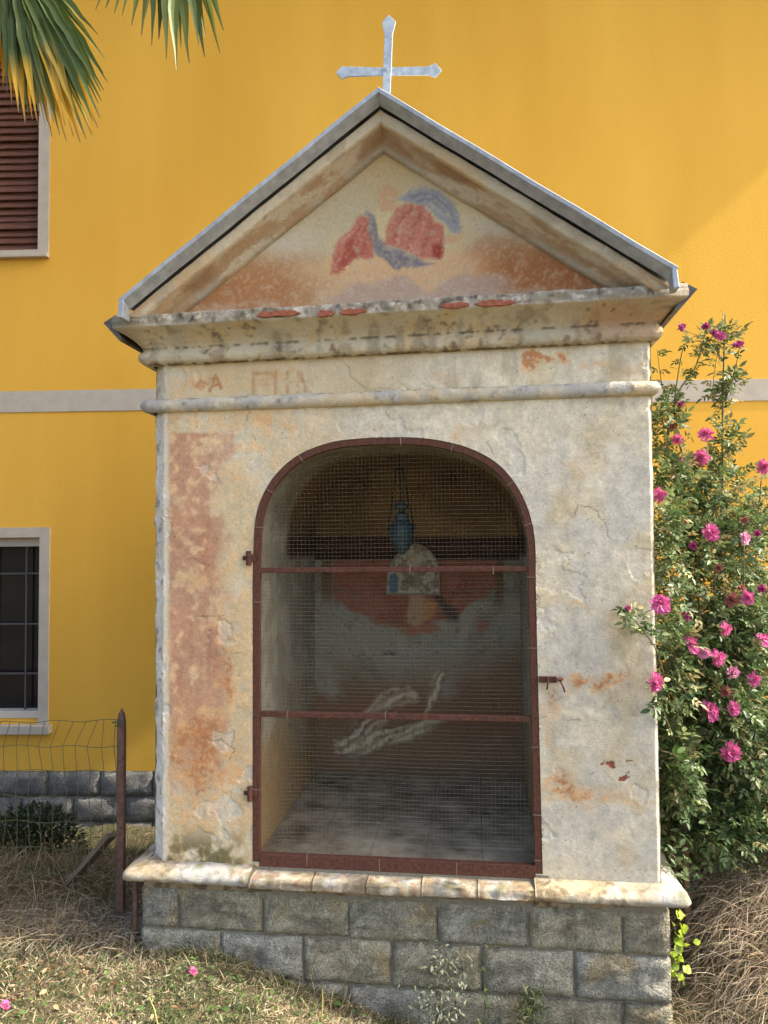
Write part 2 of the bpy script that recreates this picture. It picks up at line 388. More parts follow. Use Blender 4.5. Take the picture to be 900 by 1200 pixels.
# upper window with louvred shutter
win2 = empty('window', (0, 0, 0), 0, house)
a, bb, c, d = uw[0] - HX, uw[1] - HX, uw[2], uw[3]
tr = MB(); T = .068; tr.box((bb, -.012, c - .03), (bb + T, .004, d + T)); tr.box((a - T, -.012, c - .03), (a, .004, d + T)); tr.box((a, -.012, d), (bb, .004, d + T)); tr.box((a, -.0125, c - .03), (bb, .0042, c)); tr.build('surround', M_trim, win2)
sl = MB(); sl.box((a - .07, -.04, c - .055), (bb + .072, .0, c - .0305)); sl.build('sill', M_trim, win2, bevel=.004)
bd = MB(); bd.box((a, .11, c), (bb, .13, d)); bd.build('shutter_back', M_shut, win2)
z = c + .012; k = 0
base_slat = None
while z < d - .02:
    if base_slat is None:
        g = MB(); g.add([(a + .004, .025, -.028), (bb - .004, .025, -.028), (bb - .004, .032, -.031), (a + .004, .032, -.031), (a + .004, .046, .026), (bb - .004, .046, .026), (bb - .004, .055, .023), (a + .004, .055, .023)],
                        [(0, 1, 5, 4), (3, 7, 6, 2), (0, 3, 2, 1), (4, 5, 6, 7), (0, 4, 7, 3), (1, 2, 6, 5)])
        base_slat = o = g.build('slat', M_shut, win2)
    else: o = dup(base_slat, parent=win2)
    o.location = (0, rnd.uniform(-.004, .004), z + .025); o.rotation_euler = (rnd.uniform(-.06, .06), rnd.uniform(-.002, .002), 0); z += .0475

# ================================================================== SHRINE
shrine = empty('wayside_shrine', tuple(ORG), TH)
tag(shrine, 'old plaster wayside shrine with gabled top and barred arched niche on stone plinth', 'shrine')
uBL, zB = F(175, 1002); uTL, zTt = F(175, 430); uBR, _ = F(776, 1032); uTR, _ = F(763, 402)
zB = .50; ZF = 2.20                             # foot and head of the front wall
def uL(z): return -.862 + 0 * z
def uR(z): return .790 + (.800 - .790) * (z - .5) / 1.6
DEPTH = 1.55
ARCH = [(296, 1008), (296, 900), (296, 780), (296, 690), (297, 640), (300, 605), (309, 578), (325, 554), (350, 533), (385, 519), (420, 514), (455, 512.5), (490, 513), (525, 518), (557, 528), (585, 545), (606, 570), (620, 600), (627, 635), (628, 690), (630, 780), (633, 900), (636, 1025)]
arch = [F(*p) for p in ARCH]; arch[0] = (arch[0][0], .512); arch[-1] = (arch[-1][0], .512)
def smooth_poly(p, n=6):
    p = [np.array(q) for q in p]; out = []
    for k in range(len(p) - 1):
        p0, p1, p2, p3 = p[max(k - 1, 0)], p[k], p[k + 1], p[min(k + 2, len(p) - 1)]
        for t in np.linspace(0, 1, n, endpoint=False):
            out.append(.5 * ((2 * p1) + (-p0 + p2) * t + (2 * p0 - 5 * p1 + 4 * p2 - p3) * t ** 2 + (-p0 + 3 * p1 - 3 * p2 + p3) * t ** 3))
    out.append(p[-1]); return np.array(out)
arch = smooth_poly(arch, 5)

def paint_front(V):
    """weathered paint on the shrine's plaster: stains, whitewash, ochre, terracotta, dirt. returns sRGB and relief height"""
    X, Y = wmap(V); P = V
    n1 = fbm(P, 4, 1, 5); n2 = fbm(P, 13, 2, 5); n3 = fbm(P, 38, 3, 4); n4 = fbm(P, 110, 4, 3); streak = fbm(P * np.array([1, 1, .18]), 22, 6, 4)
    c = np.tile(np.array([222., 211, 182]), (len(V), 1))
    c = mix(c, (206, 199, 180), sst(.40, .62, n1) * .9 * sst(420, 700, X) + .25 * sst(.45, .6, n2))
    c = mix(c, (222, 202, 160), sst(560, 250, X) * sst(.30, .62, n2) * .85)
    c = mix(c, (216, 178, 128), sst(470, 240, X) * sst(.44, .64, n1 * .5 + n3 * .5) * .75); c = mix(c, (206, 184, 138), sst(500, 470, Y) * 0 + sst(.52, .68, fbm(P, 6, 35, 4)) * .5)
    # terracotta painted strip left of the arch
    edge = (n2 - .5) * 40
    strip = sst(194, 201, X + edge * .12) * sst(272, 250, X + edge * 1.1) * sst(505, 510, Y + edge * .1) * sst(965, 830, Y + edge * 3)
    tm = strip * (1 - .75 * sst(.50, .64, n2 * .45 + n3 * .55)) * (.6 + .4 * sst(.3, .55, n1))
    c = mix(c, (196, 148, 116), tm * .92); c = mix(c, (178, 128, 98), tm * sst(.5, .7, streak) * .6)
    oc = 0; X0_, Y0_ = X, Y; X = X + (n2 - .5) * 75 + (n3 - .5) * 26; Y = Y + (fbm(P, 12, 61, 5) - .5) * 60
    for x, y, rx, ry, a in [(232, 880, 40, 70, .9), (262, 800, 16, 60, .8), (250, 690, 30, 25, .5), (275, 560, 18, 30, .5), (210, 640, 14, 90, .35), (275, 900, 14, 50, .6), (330, 500, 30, 14, .5), (560, 505, 20, 12, .6), (545, 520, 30, 10, .4),
                            (706, 800, 34, 16, 1.0), (648, 815, 16, 30, .7), (672, 922, 40, 16, .9), (720, 940, 40, 14, .6), (650, 860, 12, 40, .5), (700, 985, 40, 16, .3), (665, 550, 14, 14, .5), (690, 715, 25, 8, .5),
                            (235, 445, 40, 14, .8), (320, 440, 40, 13, .75), (420, 446, 30, 12, .4), (625, 424, 22, 8, 1.0), (665, 418, 16, 12, .9), (720, 440, 30, 8, .6), (520, 447, 24, 8, .5)]:
        oc = np.maximum(oc, a * bump2(X, Y, x, y, rx, ry))
    om = sst(.12, .85, oc * (.15 + 1.0 * n3 + .7 * n2)) ; om = om * (.35 + .65 * sst(.36, .62, n4 * .5 + n3 * .5)); c = mix(c, (212, 164, 110), om * .75); c = mix(c, (178, 112, 70), sst(.55, .95, oc * (.3 + 1.3 * n4)) * .7)
    X, Y = X0_, Y0_
    # lost plaster showing lighter coat, with a raised rim
    pe = sst(.60, .615, fbm(P, 7, 21, 5) + .10 * bump2(X, Y, 270, 900, 34, 70) + .16 * bump2(X, Y, 277, 655, 16, 15) + .1 * bump2(X, Y, 690, 960, 60, 50) + .06 * bump2(X, Y, 240, 990, 50, 14) - .03)
    c = mix(c, (218, 211, 194), pe * .42)
    # chips showing grey, dirt specks
    c = mix(c, (150, 138, 118), sst(.60, .80, n4) * sst(.40, .6, n2) * .35); c = mix(c, (92, 80, 64), sst(.80, .86, fbm(P, 190, 31, 2)) * sst(.5, .6, fbm(P, 9, 32, 3)) * .75)
    c = c * (1 + (fbm(P, 2.2, 33, 3)[:, None] - .5) * .16 + (n3[:, None] - .5) * .22 + (n4[:, None] - .5) * .16 + (streak[:, None] - .5) * .12)
    # bare brick chips, bottom right
    br = 0; X = X + (n3 - .5) * 16 + (n4 - .5) * 8; Y = Y + (fbm(P, 60, 62, 4) - .5) * 14
    for x, y, rx, ry in [(711, 893, 9, 4), (717, 897, 5, 3), (735, 894, 4, 2.4), (733, 912, 6, 3), (737, 904, 3, 2)]: br = np.maximum(br, bump2(X, Y, x, y, rx, ry))
    brm = sst(.42, .5, br * (.1 + .9 * n3 + .9 * n4)); c = mix(c, (150, 88, 68), brm)
    X, Y = X0_, Y0_
    # moss and damp on the foot
    ms = sst(960, 1000, Y - 12 * sst(300, 600, X)) * sst(175, 200, X) * sst(300, 270, X) * sst(.40, .62, n3 * .6 + n2 * .4) + .5 * sst(.56, .7, n3) * sst(1000, 1030, Y)
    c = mix(c, (104, 96, 62), np.clip(ms, 0, 1) * .85)
    # grey cement down the left arris
    co = V[:, 0] - uL(V[:, 2]); cw = .052 + (n2 - .5) * .03
    cm = sst(cw + .004, cw - .004, co); c = mix(c, (216, 206, 186), cm); c = mix(c, (232, 224, 206), cm * sst(.42, .58, n2)); c = mix(c, (136, 130, 120), cm * sst(.56, .68, n3) * .7)
    c = mix(c, (214, 208, 190), sst(cw - .004, cw + .004, co) * sst(cw + .022, cw + .010, co) * .8)
    # cracks
    jx = X + (n3 - .5) * 10; jy = Y + (fbm(P, 30, 44, 3) - .5) * 9; cr = np.full(X.shape, 99.)
    for pl in [[(636, 843), (690, 845), (772, 850)], [(202, 725), (235, 722), (262, 722)], [(200, 772), (245, 770), (285, 765)], [(232, 865), (262, 868), (275, 880), (262, 905), (280, 925)], [(205, 660), (225, 655), (240, 663)], [(300, 515), (285, 500), (292, 480)], [(555, 500), (570, 520), (580, 536)], [(660, 620), (680, 590), (700, 600), (720, 640)]]:
        cr = np.minimum(cr, polydist(jx, jy, pl))
    crm = sst(1.0, .2, cr) * sst(.44, .62, n2); c = mix(c, (120, 104, 82), crm * .5)
    # the faded painted letters on the frieze
    le = np.full(X.shape, 99.)
    for pl in [[(246, 458), (253, 440), (259, 455)], [(249, 452), (258, 450)], [(297, 437), (297, 460)], [(297, 438), (318, 437)], [(323, 436), (323, 461)], [(337, 436), (337, 460)], [(350, 435), (349, 460)], [(337, 447), (352, 446)], [(352, 436), (358, 458)]]:
        le = np.minimum(le, polydist(X, Y, pl))
    c = mix(c, (172, 104, 58), sst(3.2, .8, le + (n3 - .5) * 2) * sst(.22, .55, n3) * .85)
    # dirt streaks on the frieze and under mouldings
    fz = sst(478, 470, Y); c = mix(c, (150, 140, 118), fz * sst(.52, .72, streak) * .4); c = mix(c, (206, 186, 146), fz * sst(.42, .6, n1) * .55)
    h = -.0026 * pe + .0022 * (n2 - .5) + .004 * (n1 - .5) + .0016 * (n3 - .5) - .0015 * crm - .003 * brm - cm * .0 + cm * (n3 - .5) * .02
    return c, h

# ---- front wall with the arched opening
du = .0034; us = np.linspace(0, 1, int(1.66 / du)); zz = np.linspace(zB, ZF, int((ZF - zB) / du))
S, Z = np.meshgrid(us, zz, indexing='ij'); U = uL(Z) + S * (uR(Z) - uL(Z)); Uf, Zf = U.ravel().copy(), Z.ravel().copy()
ap = [tuple(p) for p in arch]
near = (Uf > arch[:, 0].min() - .03) & (Uf < arch[:, 0].max() + .03) & (Zf < arch[:, 1].max() + .03)
sd = np.full(Uf.shape, 9.); sd[near] = polydist(Uf[near], Zf[near], ap, True)
sn = np.where(abs(sd) < du * .75)[0]              # snap to the arch line
for i in sn:
    q = np.array([Uf[i], Zf[i]]); a0 = arch[:-1]; e = arch[1:] - a0
    t = np.clip(((q - a0) * e).sum(1) / (e * e).sum(1), 0, 1); pr = a0 + t[:, None] * e; k = np.argmin(((pr - q) ** 2).sum(1))
    if Zf[i] > zB + .002: Uf[i], Zf[i] = pr[k]
cs = sd.reshape(U.shape); inside = (cs[:-1, :-1] + cs[1:, :-1] + cs[1:, 1:] + cs[:-1, 1:]) / 4 < 0
V = np.stack([Uf, np.zeros_like(Uf), Zf], 1); pc, ph = paint_front(V)
chf = np.clip(.05 - (V[:, 0] - uL(V[:, 2])), 0, 1)
edge_r = np.clip(.010 - (uR(V[:, 2]) - V[:, 0]), 0, 1)
V[:, 1] = chf * 1.1 - ph * 1.0 + edge_r * .7
V[:, 0] += (fbm(V, 16, 70, 3) - .5) * .014 * sst(.03, 0, V[:, 0] - uL(V[:, 2])) + (fbm(V, 20, 71, 3) - .5) * .004 * sst(.02, 0, uR(V[:, 2]) - V[:, 0])
q = grid_faces(len(us), len(zz), ~inside)
np_mesh('front_wall', V, q, M_plaster, shrine, lin(pc) * ALB)
# ---- side and rear walls
for side_s in (-1, 1):
    ws = np.linspace(.005 if side_s > 0 else .054, DEPTH, 90); zs2 = np.linspace(zB, ZF, 110); A, B = np.meshgrid(ws, zs2, indexing='ij')
    u = (uL(B) if side_s < 0 else uR(B)); V = np.stack([u.ravel(), A.ravel(), B.ravel()], 1)
    n2 = fbm(V, 9, 77, 5); n1 = fbm(V, 3, 78, 4); c = np.tile(np.array([200., 193, 174]), (len(V), 1)); c = mix(c, (168, 160, 142), sst(.45, .65, n2)); c = mix(c, (204, 168, 120), sst(.55, .7, n1) * .6)
    V[:, 0] += (n2 - .5) * .006 * sst(.0, .05, V[:, 1] - ws[0])
    np_mesh('side_wall', V, grid_faces(len(ws), len(zs2), flip=side_s < 0), M_plaster, shrine, lin(c) * ALB)
rw = MB(); rw.box((uL(1) + .01, DEPTH - .02, zB), (uR(1) - .01, DEPTH, 2.35)); rw.build('rear_wall', M_mortar, shrine)

# ---- mouldings: a profile swept round left side, front and right side
def sweep(name, prof, w_left, w_right, z_left, z_right, painter, mat, depth=DEPTH, jit=.003, step=.005, seed=0, x0=None, x1=None, endcap=False, base_w=0.0):
    """prof: (outward d, z above reference) from bottom to top; reference height runs from z_left to z_right"""
    pr = [];
    for k in range(len(prof) - 1):
        a, b = np.array(prof[k]), np.array(prof[k + 1]); m = max(2, int(np.hypot(*(b - a)) / step))
        pr += [a + (b - a) * t for t in np.linspace(0, 1, m, endpoint=False)]
    pr.append(np.array(prof[-1])); pr = np.array(pr)
    xl = w_left if x0 is None else x0; xr = w_right if x1 is None else x1
    path = []
    if x0 is None:
        for w in np.linspace(depth, .02, 40): path.append((xl, w, -1, 0))
        path.append((xl, 0, -1, -1))
    nx = max(3, int((xr - xl) / step))
    xs_ = np.linspace(xl, xr, nx)
    for x in (xs_[1:-1] if x0 is None else xs_): path.append((x, 0, 0, -1))
    if x0 is None:
        path.append((xr, 0, 1, -1))
        for w in np.linspace(.02, depth, 40): path.append((xr, w, 1, 0))
    pa = np.array(path); n, m = len(pa), len(pr)
    # keep front points from crossing the mitre
    Xb = pa[:, 0][:, None] + pa[:, 2][:, None] * pr[:, 0][None]; Yb = pa[:, 1][:, None] + base_w + pa[:, 3][:, None] * pr[:, 0][None]
    zr = z_left + (z_right - z_left) * np.clip((Xb - w_left) / (w_right - w_left), 0, 1); Zb = zr + pr[:, 1][None]
    V = np.stack([Xb.ravel(), Yb.ravel(), Zb.ravel()], 1)
    nn = fbm(V, 9, 300 + seed, 4) - .5; n5 = fbm(V, 45, 310 + seed, 3) - .5
    out = np.repeat(pa[:, 2:4], m, 0); out = out / np.maximum(np.linalg.norm(out, axis=1, keepdims=True), 1)
    V[:, :2] += out * (nn * jit * 2.2 + n5 * jit * 1.2)[:, None]; V[:, 2] += nn * jit * 1.2
    c, h = painter(V, np.tile(pr[:, 0], n), np.tile(pr[:, 1], n)); V[:, :2] += out * h[:, None]
    fs = [grid_faces(n, m)]
    if endcap: fs += [np.array([list(range(m))[::-1]]), np.array([[(n - 1) * m + k for k in range(m)]])]
    return np_mesh(name, V, fs, mat, shrine, lin(c) * ALB)
def pm_astragal(V, d, z):
    X, Y = wmap(V); n2 = fbm(V, 16, 401, 4); n3 = fbm(V, 60, 402, 4); c = np.tile(np.array([204., 194, 168]), (len(V), 1))
    c = mix(c, (184, 180, 168), sst(.45, .6, n2)); c = mix(c, (214, 178, 124), sst(.55, .68, fbm(V, 7, 403, 3)) * .45)
    c = mix(c, (88, 80, 66), sst(.012, .03, z) * sst(.47, .62, n3) * .8); c = mix(c, (122, 112, 94), sst(.55, .75, n3) * sst(.4, .6, n2) * .6)
    c = mix(c, (164, 160, 152), sst(200, 185, X) * .8); return c, (n3 - .5) * .002
sweep('astragal', [(-.004, -.024), (.010, -.023), (.019, -.015), (.023, -.003), (.021, .009), (.014, .018), (.005, .022), (-.004, .023)], uL(2) + .002, uR(2.03), 2.030, 2.034, pm_astragal, M_mould, seed=1, jit=.0055)
zc = 2.166                                       # under side of the cornice
def pm_cornice(V, d, z):
    X, Y = wmap(V); n1 = fbm(V, 5, 411, 4); n2 = fbm(V, 15, 412, 5); n3 = fbm(V, 55, 413, 4); st = fbm(V * np.array([1, 1, .2]), 26, 414, 4)
    c = np.tile(np.array([206., 194, 164]), (len(V), 1)); c = mix(c, (188, 178, 152), sst(.4, .6, n1)); c = mix(c, (206, 178, 130), sst(.52, .68, n2) * .6)
    c = mix(c, (142, 130, 106), sst(.52, .72, st) * .5)
    c = mix(c, (190, 150, 112), bump2(X, Y, 740, 375, 60, 22) * .8)
    bad = sst(.108, .125, z)                      # broken top fillet
    c = mix(c, (150, 142, 124), bad * .9); c = mix(c, (200, 192, 174), bad * sst(.5, .62, n3) * .9); c = mix(c, (92, 84, 70), bad * sst(.55, .70, fbm(V, 40, 415, 5)) * .8)
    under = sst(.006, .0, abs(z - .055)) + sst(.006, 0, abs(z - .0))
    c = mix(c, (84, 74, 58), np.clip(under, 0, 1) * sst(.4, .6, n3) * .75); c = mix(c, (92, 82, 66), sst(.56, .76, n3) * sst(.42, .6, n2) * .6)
    return c, (n3 - .5) * .003 + bad * ((fbm(V, 30, 416, 4) - .5) * .022 + (n2 - .5) * .018)
CP = [(-.004, 0), (.016, .001), (.027, .010), (.031, .024), (.027, .038), (.018, .048), (.020, .056), (.026, .066), (.040, .080), (.062, .096), (.084, .108), (.092, .113), (.094, .128), (.092, .150), (.070, .158), (.0, .175), (-.05, .18)]
sweep('cornice', CP, uL(2) + .004, uR(2.2), zc + .002, zc + .014, pm_cornice, M_mould, seed=2, step=.0045)

# ---- tympanum with its faded fresco
uA, zA = F(444, 121, -.13); uLl, zLl = F(148, 362, -.13); uRr, zRr = F(786, 327, -.13)
sL = (zA - zLl) / (uA - uLl); sR = (zA - zRr) / (uRr - uA)
def zroof(u): u = np.asarray(u, float); return np.where(u < uA, zA - (uA - u) * sL, zA - (u - uA) * sR)
ZC = zc + .165                                   # where gable and cornice meet
def paint_tymp(V):
    X, Y = wmap(V); n1 = fbm(V, 5, 501, 4); n2 = fbm(V, 16, 502, 5); n3 = fbm(V, 60, 503, 4); n4 = fbm(V, 160, 504, 2)
    wx = X + (n2 - .5) * 12 + (n3 - .5) * 8 + (n4 - .5) * 3; wy = Y + (fbm(V, 17, 505, 5) - .5) * 14 + (n4 - .5) * 3
    yb = 372 - (X - 150) * .052                   # foot of the field in the map
    c = np.tile(np.array([204., 184, 136]), (len(V), 1)); c = mix(c, (190, 176, 140), sst(.45, .6, n1)); c = mix(c, (212, 172, 104), sst(60, 10, abs(X - 455)) * sst(260, 190, Y) * .4)
    c = mix(c, (204, 196, 178), np.maximum(bump2(X, Y, 330, 285, 40, 22), bump2(X, Y, 600, 270, 60, 26)) * .7)
    hb_ = yb - wy
    bl = sst(78, 30, hb_) * sst(420, 320, wx); brr = sst(95, 40, hb_ + (wx - 560) * .12) * sst(520, 580, wx)
    c = mix(c, (168, 116, 76), bl * .9); c = mix(c, (170, 116, 70), brr * .92); c = mix(c, (156, 98, 60), np.maximum(bl, brr) * sst(.45, .62, n1) * .55)
    c = mix(c, (210, 168, 124), sst(70, 45, hb_) * sst(340, 420, wx) * sst(600, 540, wx) * .85)
    cl = 24 + 8 * np.sin(wx / 17) + 5 * np.sin(wx / 9.3 + 1); c = mix(c, (176, 152, 134), sst(cl + 5, cl - 3, hb_) * sst(360, 400, wx) * sst(640, 560, wx) * .8)
    c = mix(c, (196, 178, 158), sst(16, 4, hb_) * sst(.4, .6, n2) * .5)
    def poly(p, col_, a, soft=2.6):
        nonlocal c
        c = mix(c, col_, sst(soft, -soft, polydist(wx, wy, p, True)) * a)
    poly([(441, 222), (456, 218), (468, 226), (466, 246), (446, 248)], (204, 150, 110), .55)
    poly([(433, 250), (455, 245), (462, 262), (452, 288), (440, 292)], (208, 188, 140), .6)
    poly([(386, 326), (388, 300), (404, 276), (424, 252), (432, 262), (438, 300), (412, 304), (398, 318)], (180, 100, 82), .85)
    poly([(390, 304), (410, 280), (420, 300), (400, 318)], (160, 66, 52), .45)
    poly([(450, 286), (455, 268), (466, 246), (480, 238), (496, 244), (506, 258), (518, 268), (522, 284), (519, 302), (500, 300), (476, 294), (460, 290)], (184, 108, 90), .85)
    poly([(506, 288), (519, 286), (517, 303), (508, 302)], (140, 48, 40), .7, 3)
    poly([(429, 248), (435, 252), (441, 280), (462, 292), (488, 298), (508, 308), (480, 313), (462, 312), (442, 298), (432, 280)], (126, 120, 124), .85)
    poly([(450, 300), (476, 302), (466, 314)], (104, 100, 110), .5)
    poly([(468, 236), (478, 224), (496, 219), (516, 222), (532, 234), (541, 256), (540, 272), (526, 270), (512, 258), (500, 246), (484, 238)], (150, 151, 152), .95)
    poly([(500, 240), (520, 240), (530, 258), (516, 256)], (176, 172, 160), .55)
    poly([(516, 276), (542, 272), (540, 282), (520, 286)], (206, 150, 100), .6)
    def stroke(p, col_, a, w_=1.6):
        nonlocal c
        c = mix(c, col_, sst(w_ + 1, w_ * .3, polydist(wx, wy, p)) * a * (.5 + n3))
    for p in ([(394, 322), (404, 296), (424, 262)], [(404, 312), (418, 286), (430, 266)], [(416, 304), (428, 284)], [(462, 284), (472, 262), (482, 244)], [(478, 290), (486, 268), (492, 250)], [(494, 296), (502, 276), (504, 262)], [(510, 298), (514, 282)]): stroke(p, (146, 70, 58), .36, 2.2)
    for p in ([(390, 312), (402, 288), (418, 264)], [(468, 284), (478, 256)], [(486, 292), (498, 262)]): stroke(p, (212, 152, 130), .36, 2.0)
    for p in ([(436, 262), (444, 288), (466, 304)], [(440, 276), (460, 298), (494, 306)], [(480, 230), (504, 228), (524, 240), (534, 260)], [(488, 236), (508, 236), (522, 250)]): stroke(p, (100, 100, 108), .36, 2.2)
    c = mix(c, (214, 196, 166), sst(.54, .72, n3) * .38); c = mix(c, (208, 192, 160), sst(.60, .72, n4) * .3); c = mix(c, (128, 106, 76), sst(.66, .76, n3) * .25)
    return c, (n2 - .5) * .004
ug = np.arange(uLl - .02, uRr + .02, .0038); zg = np.arange(ZC - .03, zA, .0038); A, B = np.meshgrid(ug, zg, indexing='ij')
ok = B < zroof(A) - .02; okc = ok[:-1, :-1] & ok[1:, :-1] & ok[1:, 1:] & ok[:-1, 1:]
V = np.stack([A.ravel(), np.full(A.size, -.012), B.ravel()], 1); tc_, th_ = paint_tymp(V); V[:, 1] -= th_
np_mesh('tympanum', V, grid_faces(len(ug), len(zg), okc), M_fresco, shrine, lin(tc_) * ALB)
# ---- raking cornices
def pm_rake(V, d, side_s):
    X, Y = wmap(V); n1 = fbm(V, 6, 521, 4); n2 = fbm(V, 14, 522, 5); n3 = fbm(V, 60, 523, 4); al = fbm(V * np.array([1, 1, 1]), 24, 524, 4)
    c = np.tile(np.array([208., 194, 164]), (len(V), 1)); c = mix(c, (188, 174, 146), sst(.42, .6, n2)); c = mix(c, (214, 180, 130), sst(.55, .7, n1) * .5)
    cove = sst(.040, .045, d)
    slp = sL if side_s < 0 else sR; al_ = np.hypot(1, slp) * abs(V[:, 0] - uA); sk = fbm(np.stack([al_ * 7, d * 55, d * 0 + side_s], 1), 1, 526, 5); n2 = sk; n3 = .5 * n3 + .5 * sk
    c = mix(c, (176, 148, 114), cove * .9); c = mix(c, (208, 196, 170), cove * sst(.43, .58, n2 * .6 + n3 * .4) * .85); c = mix(c, (146, 110, 78), cove * sst(.52, .68, n1) * .55)
    c = mix(c, (182, 176, 160), cove * sst(.066, .086, d) * sst(.44, .58, n1) * .8)
    c = mix(c, (150, 138, 112), sst(.62, .72, n3) * .5); c = mix(c, (196, 152, 104), sst(.1, 0, abs(V[:, 2] - ZC) ) * sst(.45, .6, n2) * .6)
    return c, (n3 - .5) * .003 - cove * sst(.5, .57, n2 * .6 + n3 * .4) * -.0015
RP = [(-.004, -.098), (.008, -.100), (.034, -.100), (.039, -.096), (.042, -.088), (.052, -.070), (.066, -.050), (.082, -.036), (.090, -.030), (.094, -.022), (.095, -.006)]
pr = []
for k in range(len(RP) - 1):
    a, b2 = np.array(RP[k]), np.array(RP[k + 1]); mm = max(2, int(np.hypot(*(b2 - a)) / .0045)); pr += [a + (b2 - a) * t for t in np.linspace(0, 1, mm, endpoint=False)]
pr.append(np.array(RP[-1])); pr = np.array(pr)
for s_ in (-1, 1):
    slope = sL if s_ < 0 else sR; ts = np.linspace(0, 1, 240)
    uend = uA + s_ * (zA - pr[:, 0] - (ZC - .012)) / slope
    uend = np.maximum(uend, uLl + .0) if s_ < 0 else np.minimum(uend, uRr)
    Ug = uA + ts[:, None] * (uend - uA)[None]; Zg = zA - abs(Ug - uA) * slope - pr[:, 0][None] - .006; Yg = np.tile(pr[:, 1], (len(ts), 1))
    V = np.stack([Ug.ravel(), Yg.ravel(), Zg.ravel()], 1); dd = np.tile(pr[:, 0], len(ts)); c, h = pm_rake(V, dd, s_)
    inn = sst(0, .02, abs(V[:, 0] - uA)); V[:, 1] -= h; V[:, 2] += (fbm(V, 10, 530, 3) - .5) * .008 * inn
    np_mesh('raking_cornice', V, grid_faces(len(ts), len(pr), flip=s_ > 0), M_mould, shrine, lin(c) * ALB)
gb = MB(); gb.prism([(uLl + .03, ZC - .02), (uA, zA - .03), (uRr - .03, ZC - .02)][::-1], .012, DEPTH); gb.build('gable_core', M_mortar, shrine)
# exposed bricks in the broken top of the cornice
for (xa, xb, y) in [(302, 352, 369), (398, 430, 366), (372, 392, 368), (516, 550, 359), (556, 604, 357)]:
    p = L3(xa, y, -.094); q2 = L3(xb, y, -.094); k = 9; mb = MB(); ol = []
    for t in np.linspace(0, 1, k): ol.append((p[0] + (q2[0] - p[0]) * t, p[2] + .006 + .006 * rnd.random() - .008 * (abs(t - .5) * 2) ** 9))
    for t in np.linspace(1, 0, k): ol.append((p[0] + (q2[0] - p[0]) * t, p[2] - .006 - .005 * rnd.random() + .006 * (abs(t - .5) * 2) ** 9))
    mb.prism(ol, -.0995, -.06); mb.build('brick', M_brick, shrine, bevel=.002)

# ---- metal roof
roof = empty('sheet_roof', (0, 0, 0), 0, shrine)
for s_ in (-1, 1):
    ue, ze = (uLl, zLl) if s_ < 0 else (uRr, zRr); e = np.array([ue - uA, ze - zA]); ln = np.hypot(*e); e /= ln; nrm = np.array([-e[1], e[0]]); nrm *= 1 if nrm[1] > 0 else -1
    A0 = np.array([uA, zA]); m = MB(); N = 16
    def row(off, w, wob=0): return [(A0[0] * (1) + e[0] * ln * t + nrm[0] * off * (0 if t == 0 else 1), w, A0[1] + e[1] * ln * t + (nrm[1] * off if t else off / abs(nrm[1])) + wob * sin(t * 19 + s_)) for t in np.linspace(0, 1, N)]
    rows = [row(.019, -.152, .0012), row(.030, -.154, .0012), row(.034, -.148, .001), row(.034, DEPTH + .05), row(.028, DEPTH + .05), row(.024, -.110, .001), row(.004, -.108, .001), row(.001, -.114, .001)]
    Vv = [p for r in rows for p in r]; Fs = []
    for a in range(len(rows)):
        b2 = (a + 1) % len(rows)
        for k in range(N - 1): Fs.append((a * N + k, a * N + k + 1, b2 * N + k + 1, b2 * N + k))
    Fs += [tuple(a * N for a in range(len(rows))), tuple(a * N + N - 1 for a in range(len(rows)))]
    m.add(Vv, Fs); m.build('roof_sheet', M_zinc, roof)
    ed = A0 + e * ln                               # turned-down end
    m = MB(); m.prism([(ed[0], ed[1] + .040), (ed[0] + s_ * .014, ed[1] + .026), (ed[0] + s_ * .020, ed[1] - .034), (ed[0] + s_ * .002, ed[1] - .036), (ed[0] - s_ * .002, ed[1] + .01)], -.153, -.10); m.build('end_flashing', M_zinc, roof, bevel=.003)
    cu = (uL(2) - .095) if s_ < 0 else (uR(2) + .088)
    m = MB(); zc_ = zc + (.002 if s_ < 0 else .014)
    m.prism([(cu + s_ * .006, zc_ + .160), (cu + s_ * .040, zc_ + .140), (cu - s_ * .02, zc_ + .075), (cu - s_ * .03, zc_ + .08), (cu + s_ * .0, zc_ + .128), (cu - s_ * .004, zc_ + .165)], -.066, DEPTH); m.build('gutter_flashing', M_zincdark, roof)
# ---- cross on the ridge
cross = empty('cross', (0, 0, 0), 0, shrine); cross['label'] = 'pale galvanised cross with spade ends on the ridge'
def plate(pts, w0, w1, name):
    m = MB(); m.prism([F(x, y, -.05) for x, y in pts], w0, w1); return m.build(name, M_cross, cross, bevel=.0012)
plate([(448.2, 110), (450.6, 40), (448.6, 33), (448.4, 26), (455.5, 18), (463.8, 26), (462, 34), (460.4, 40), (457.6, 110)], -.054, -.048, 'upright')
plate([(393.5, 84.5), (399.5, 77), (448, 78.5), (502, 77.0), (510, 73), (517.6, 81.5), (510, 90), (503, 87), (448, 87.5), (407, 89), (400, 92)], -.0475, -.0415, 'crossbar')
m = MB(); u, z = F(452.6, 82, -.05); m.tube([(u, -.057, z), (u, -.0535, z)], .005, 8); m.build('rivet', M_zinc, cross)

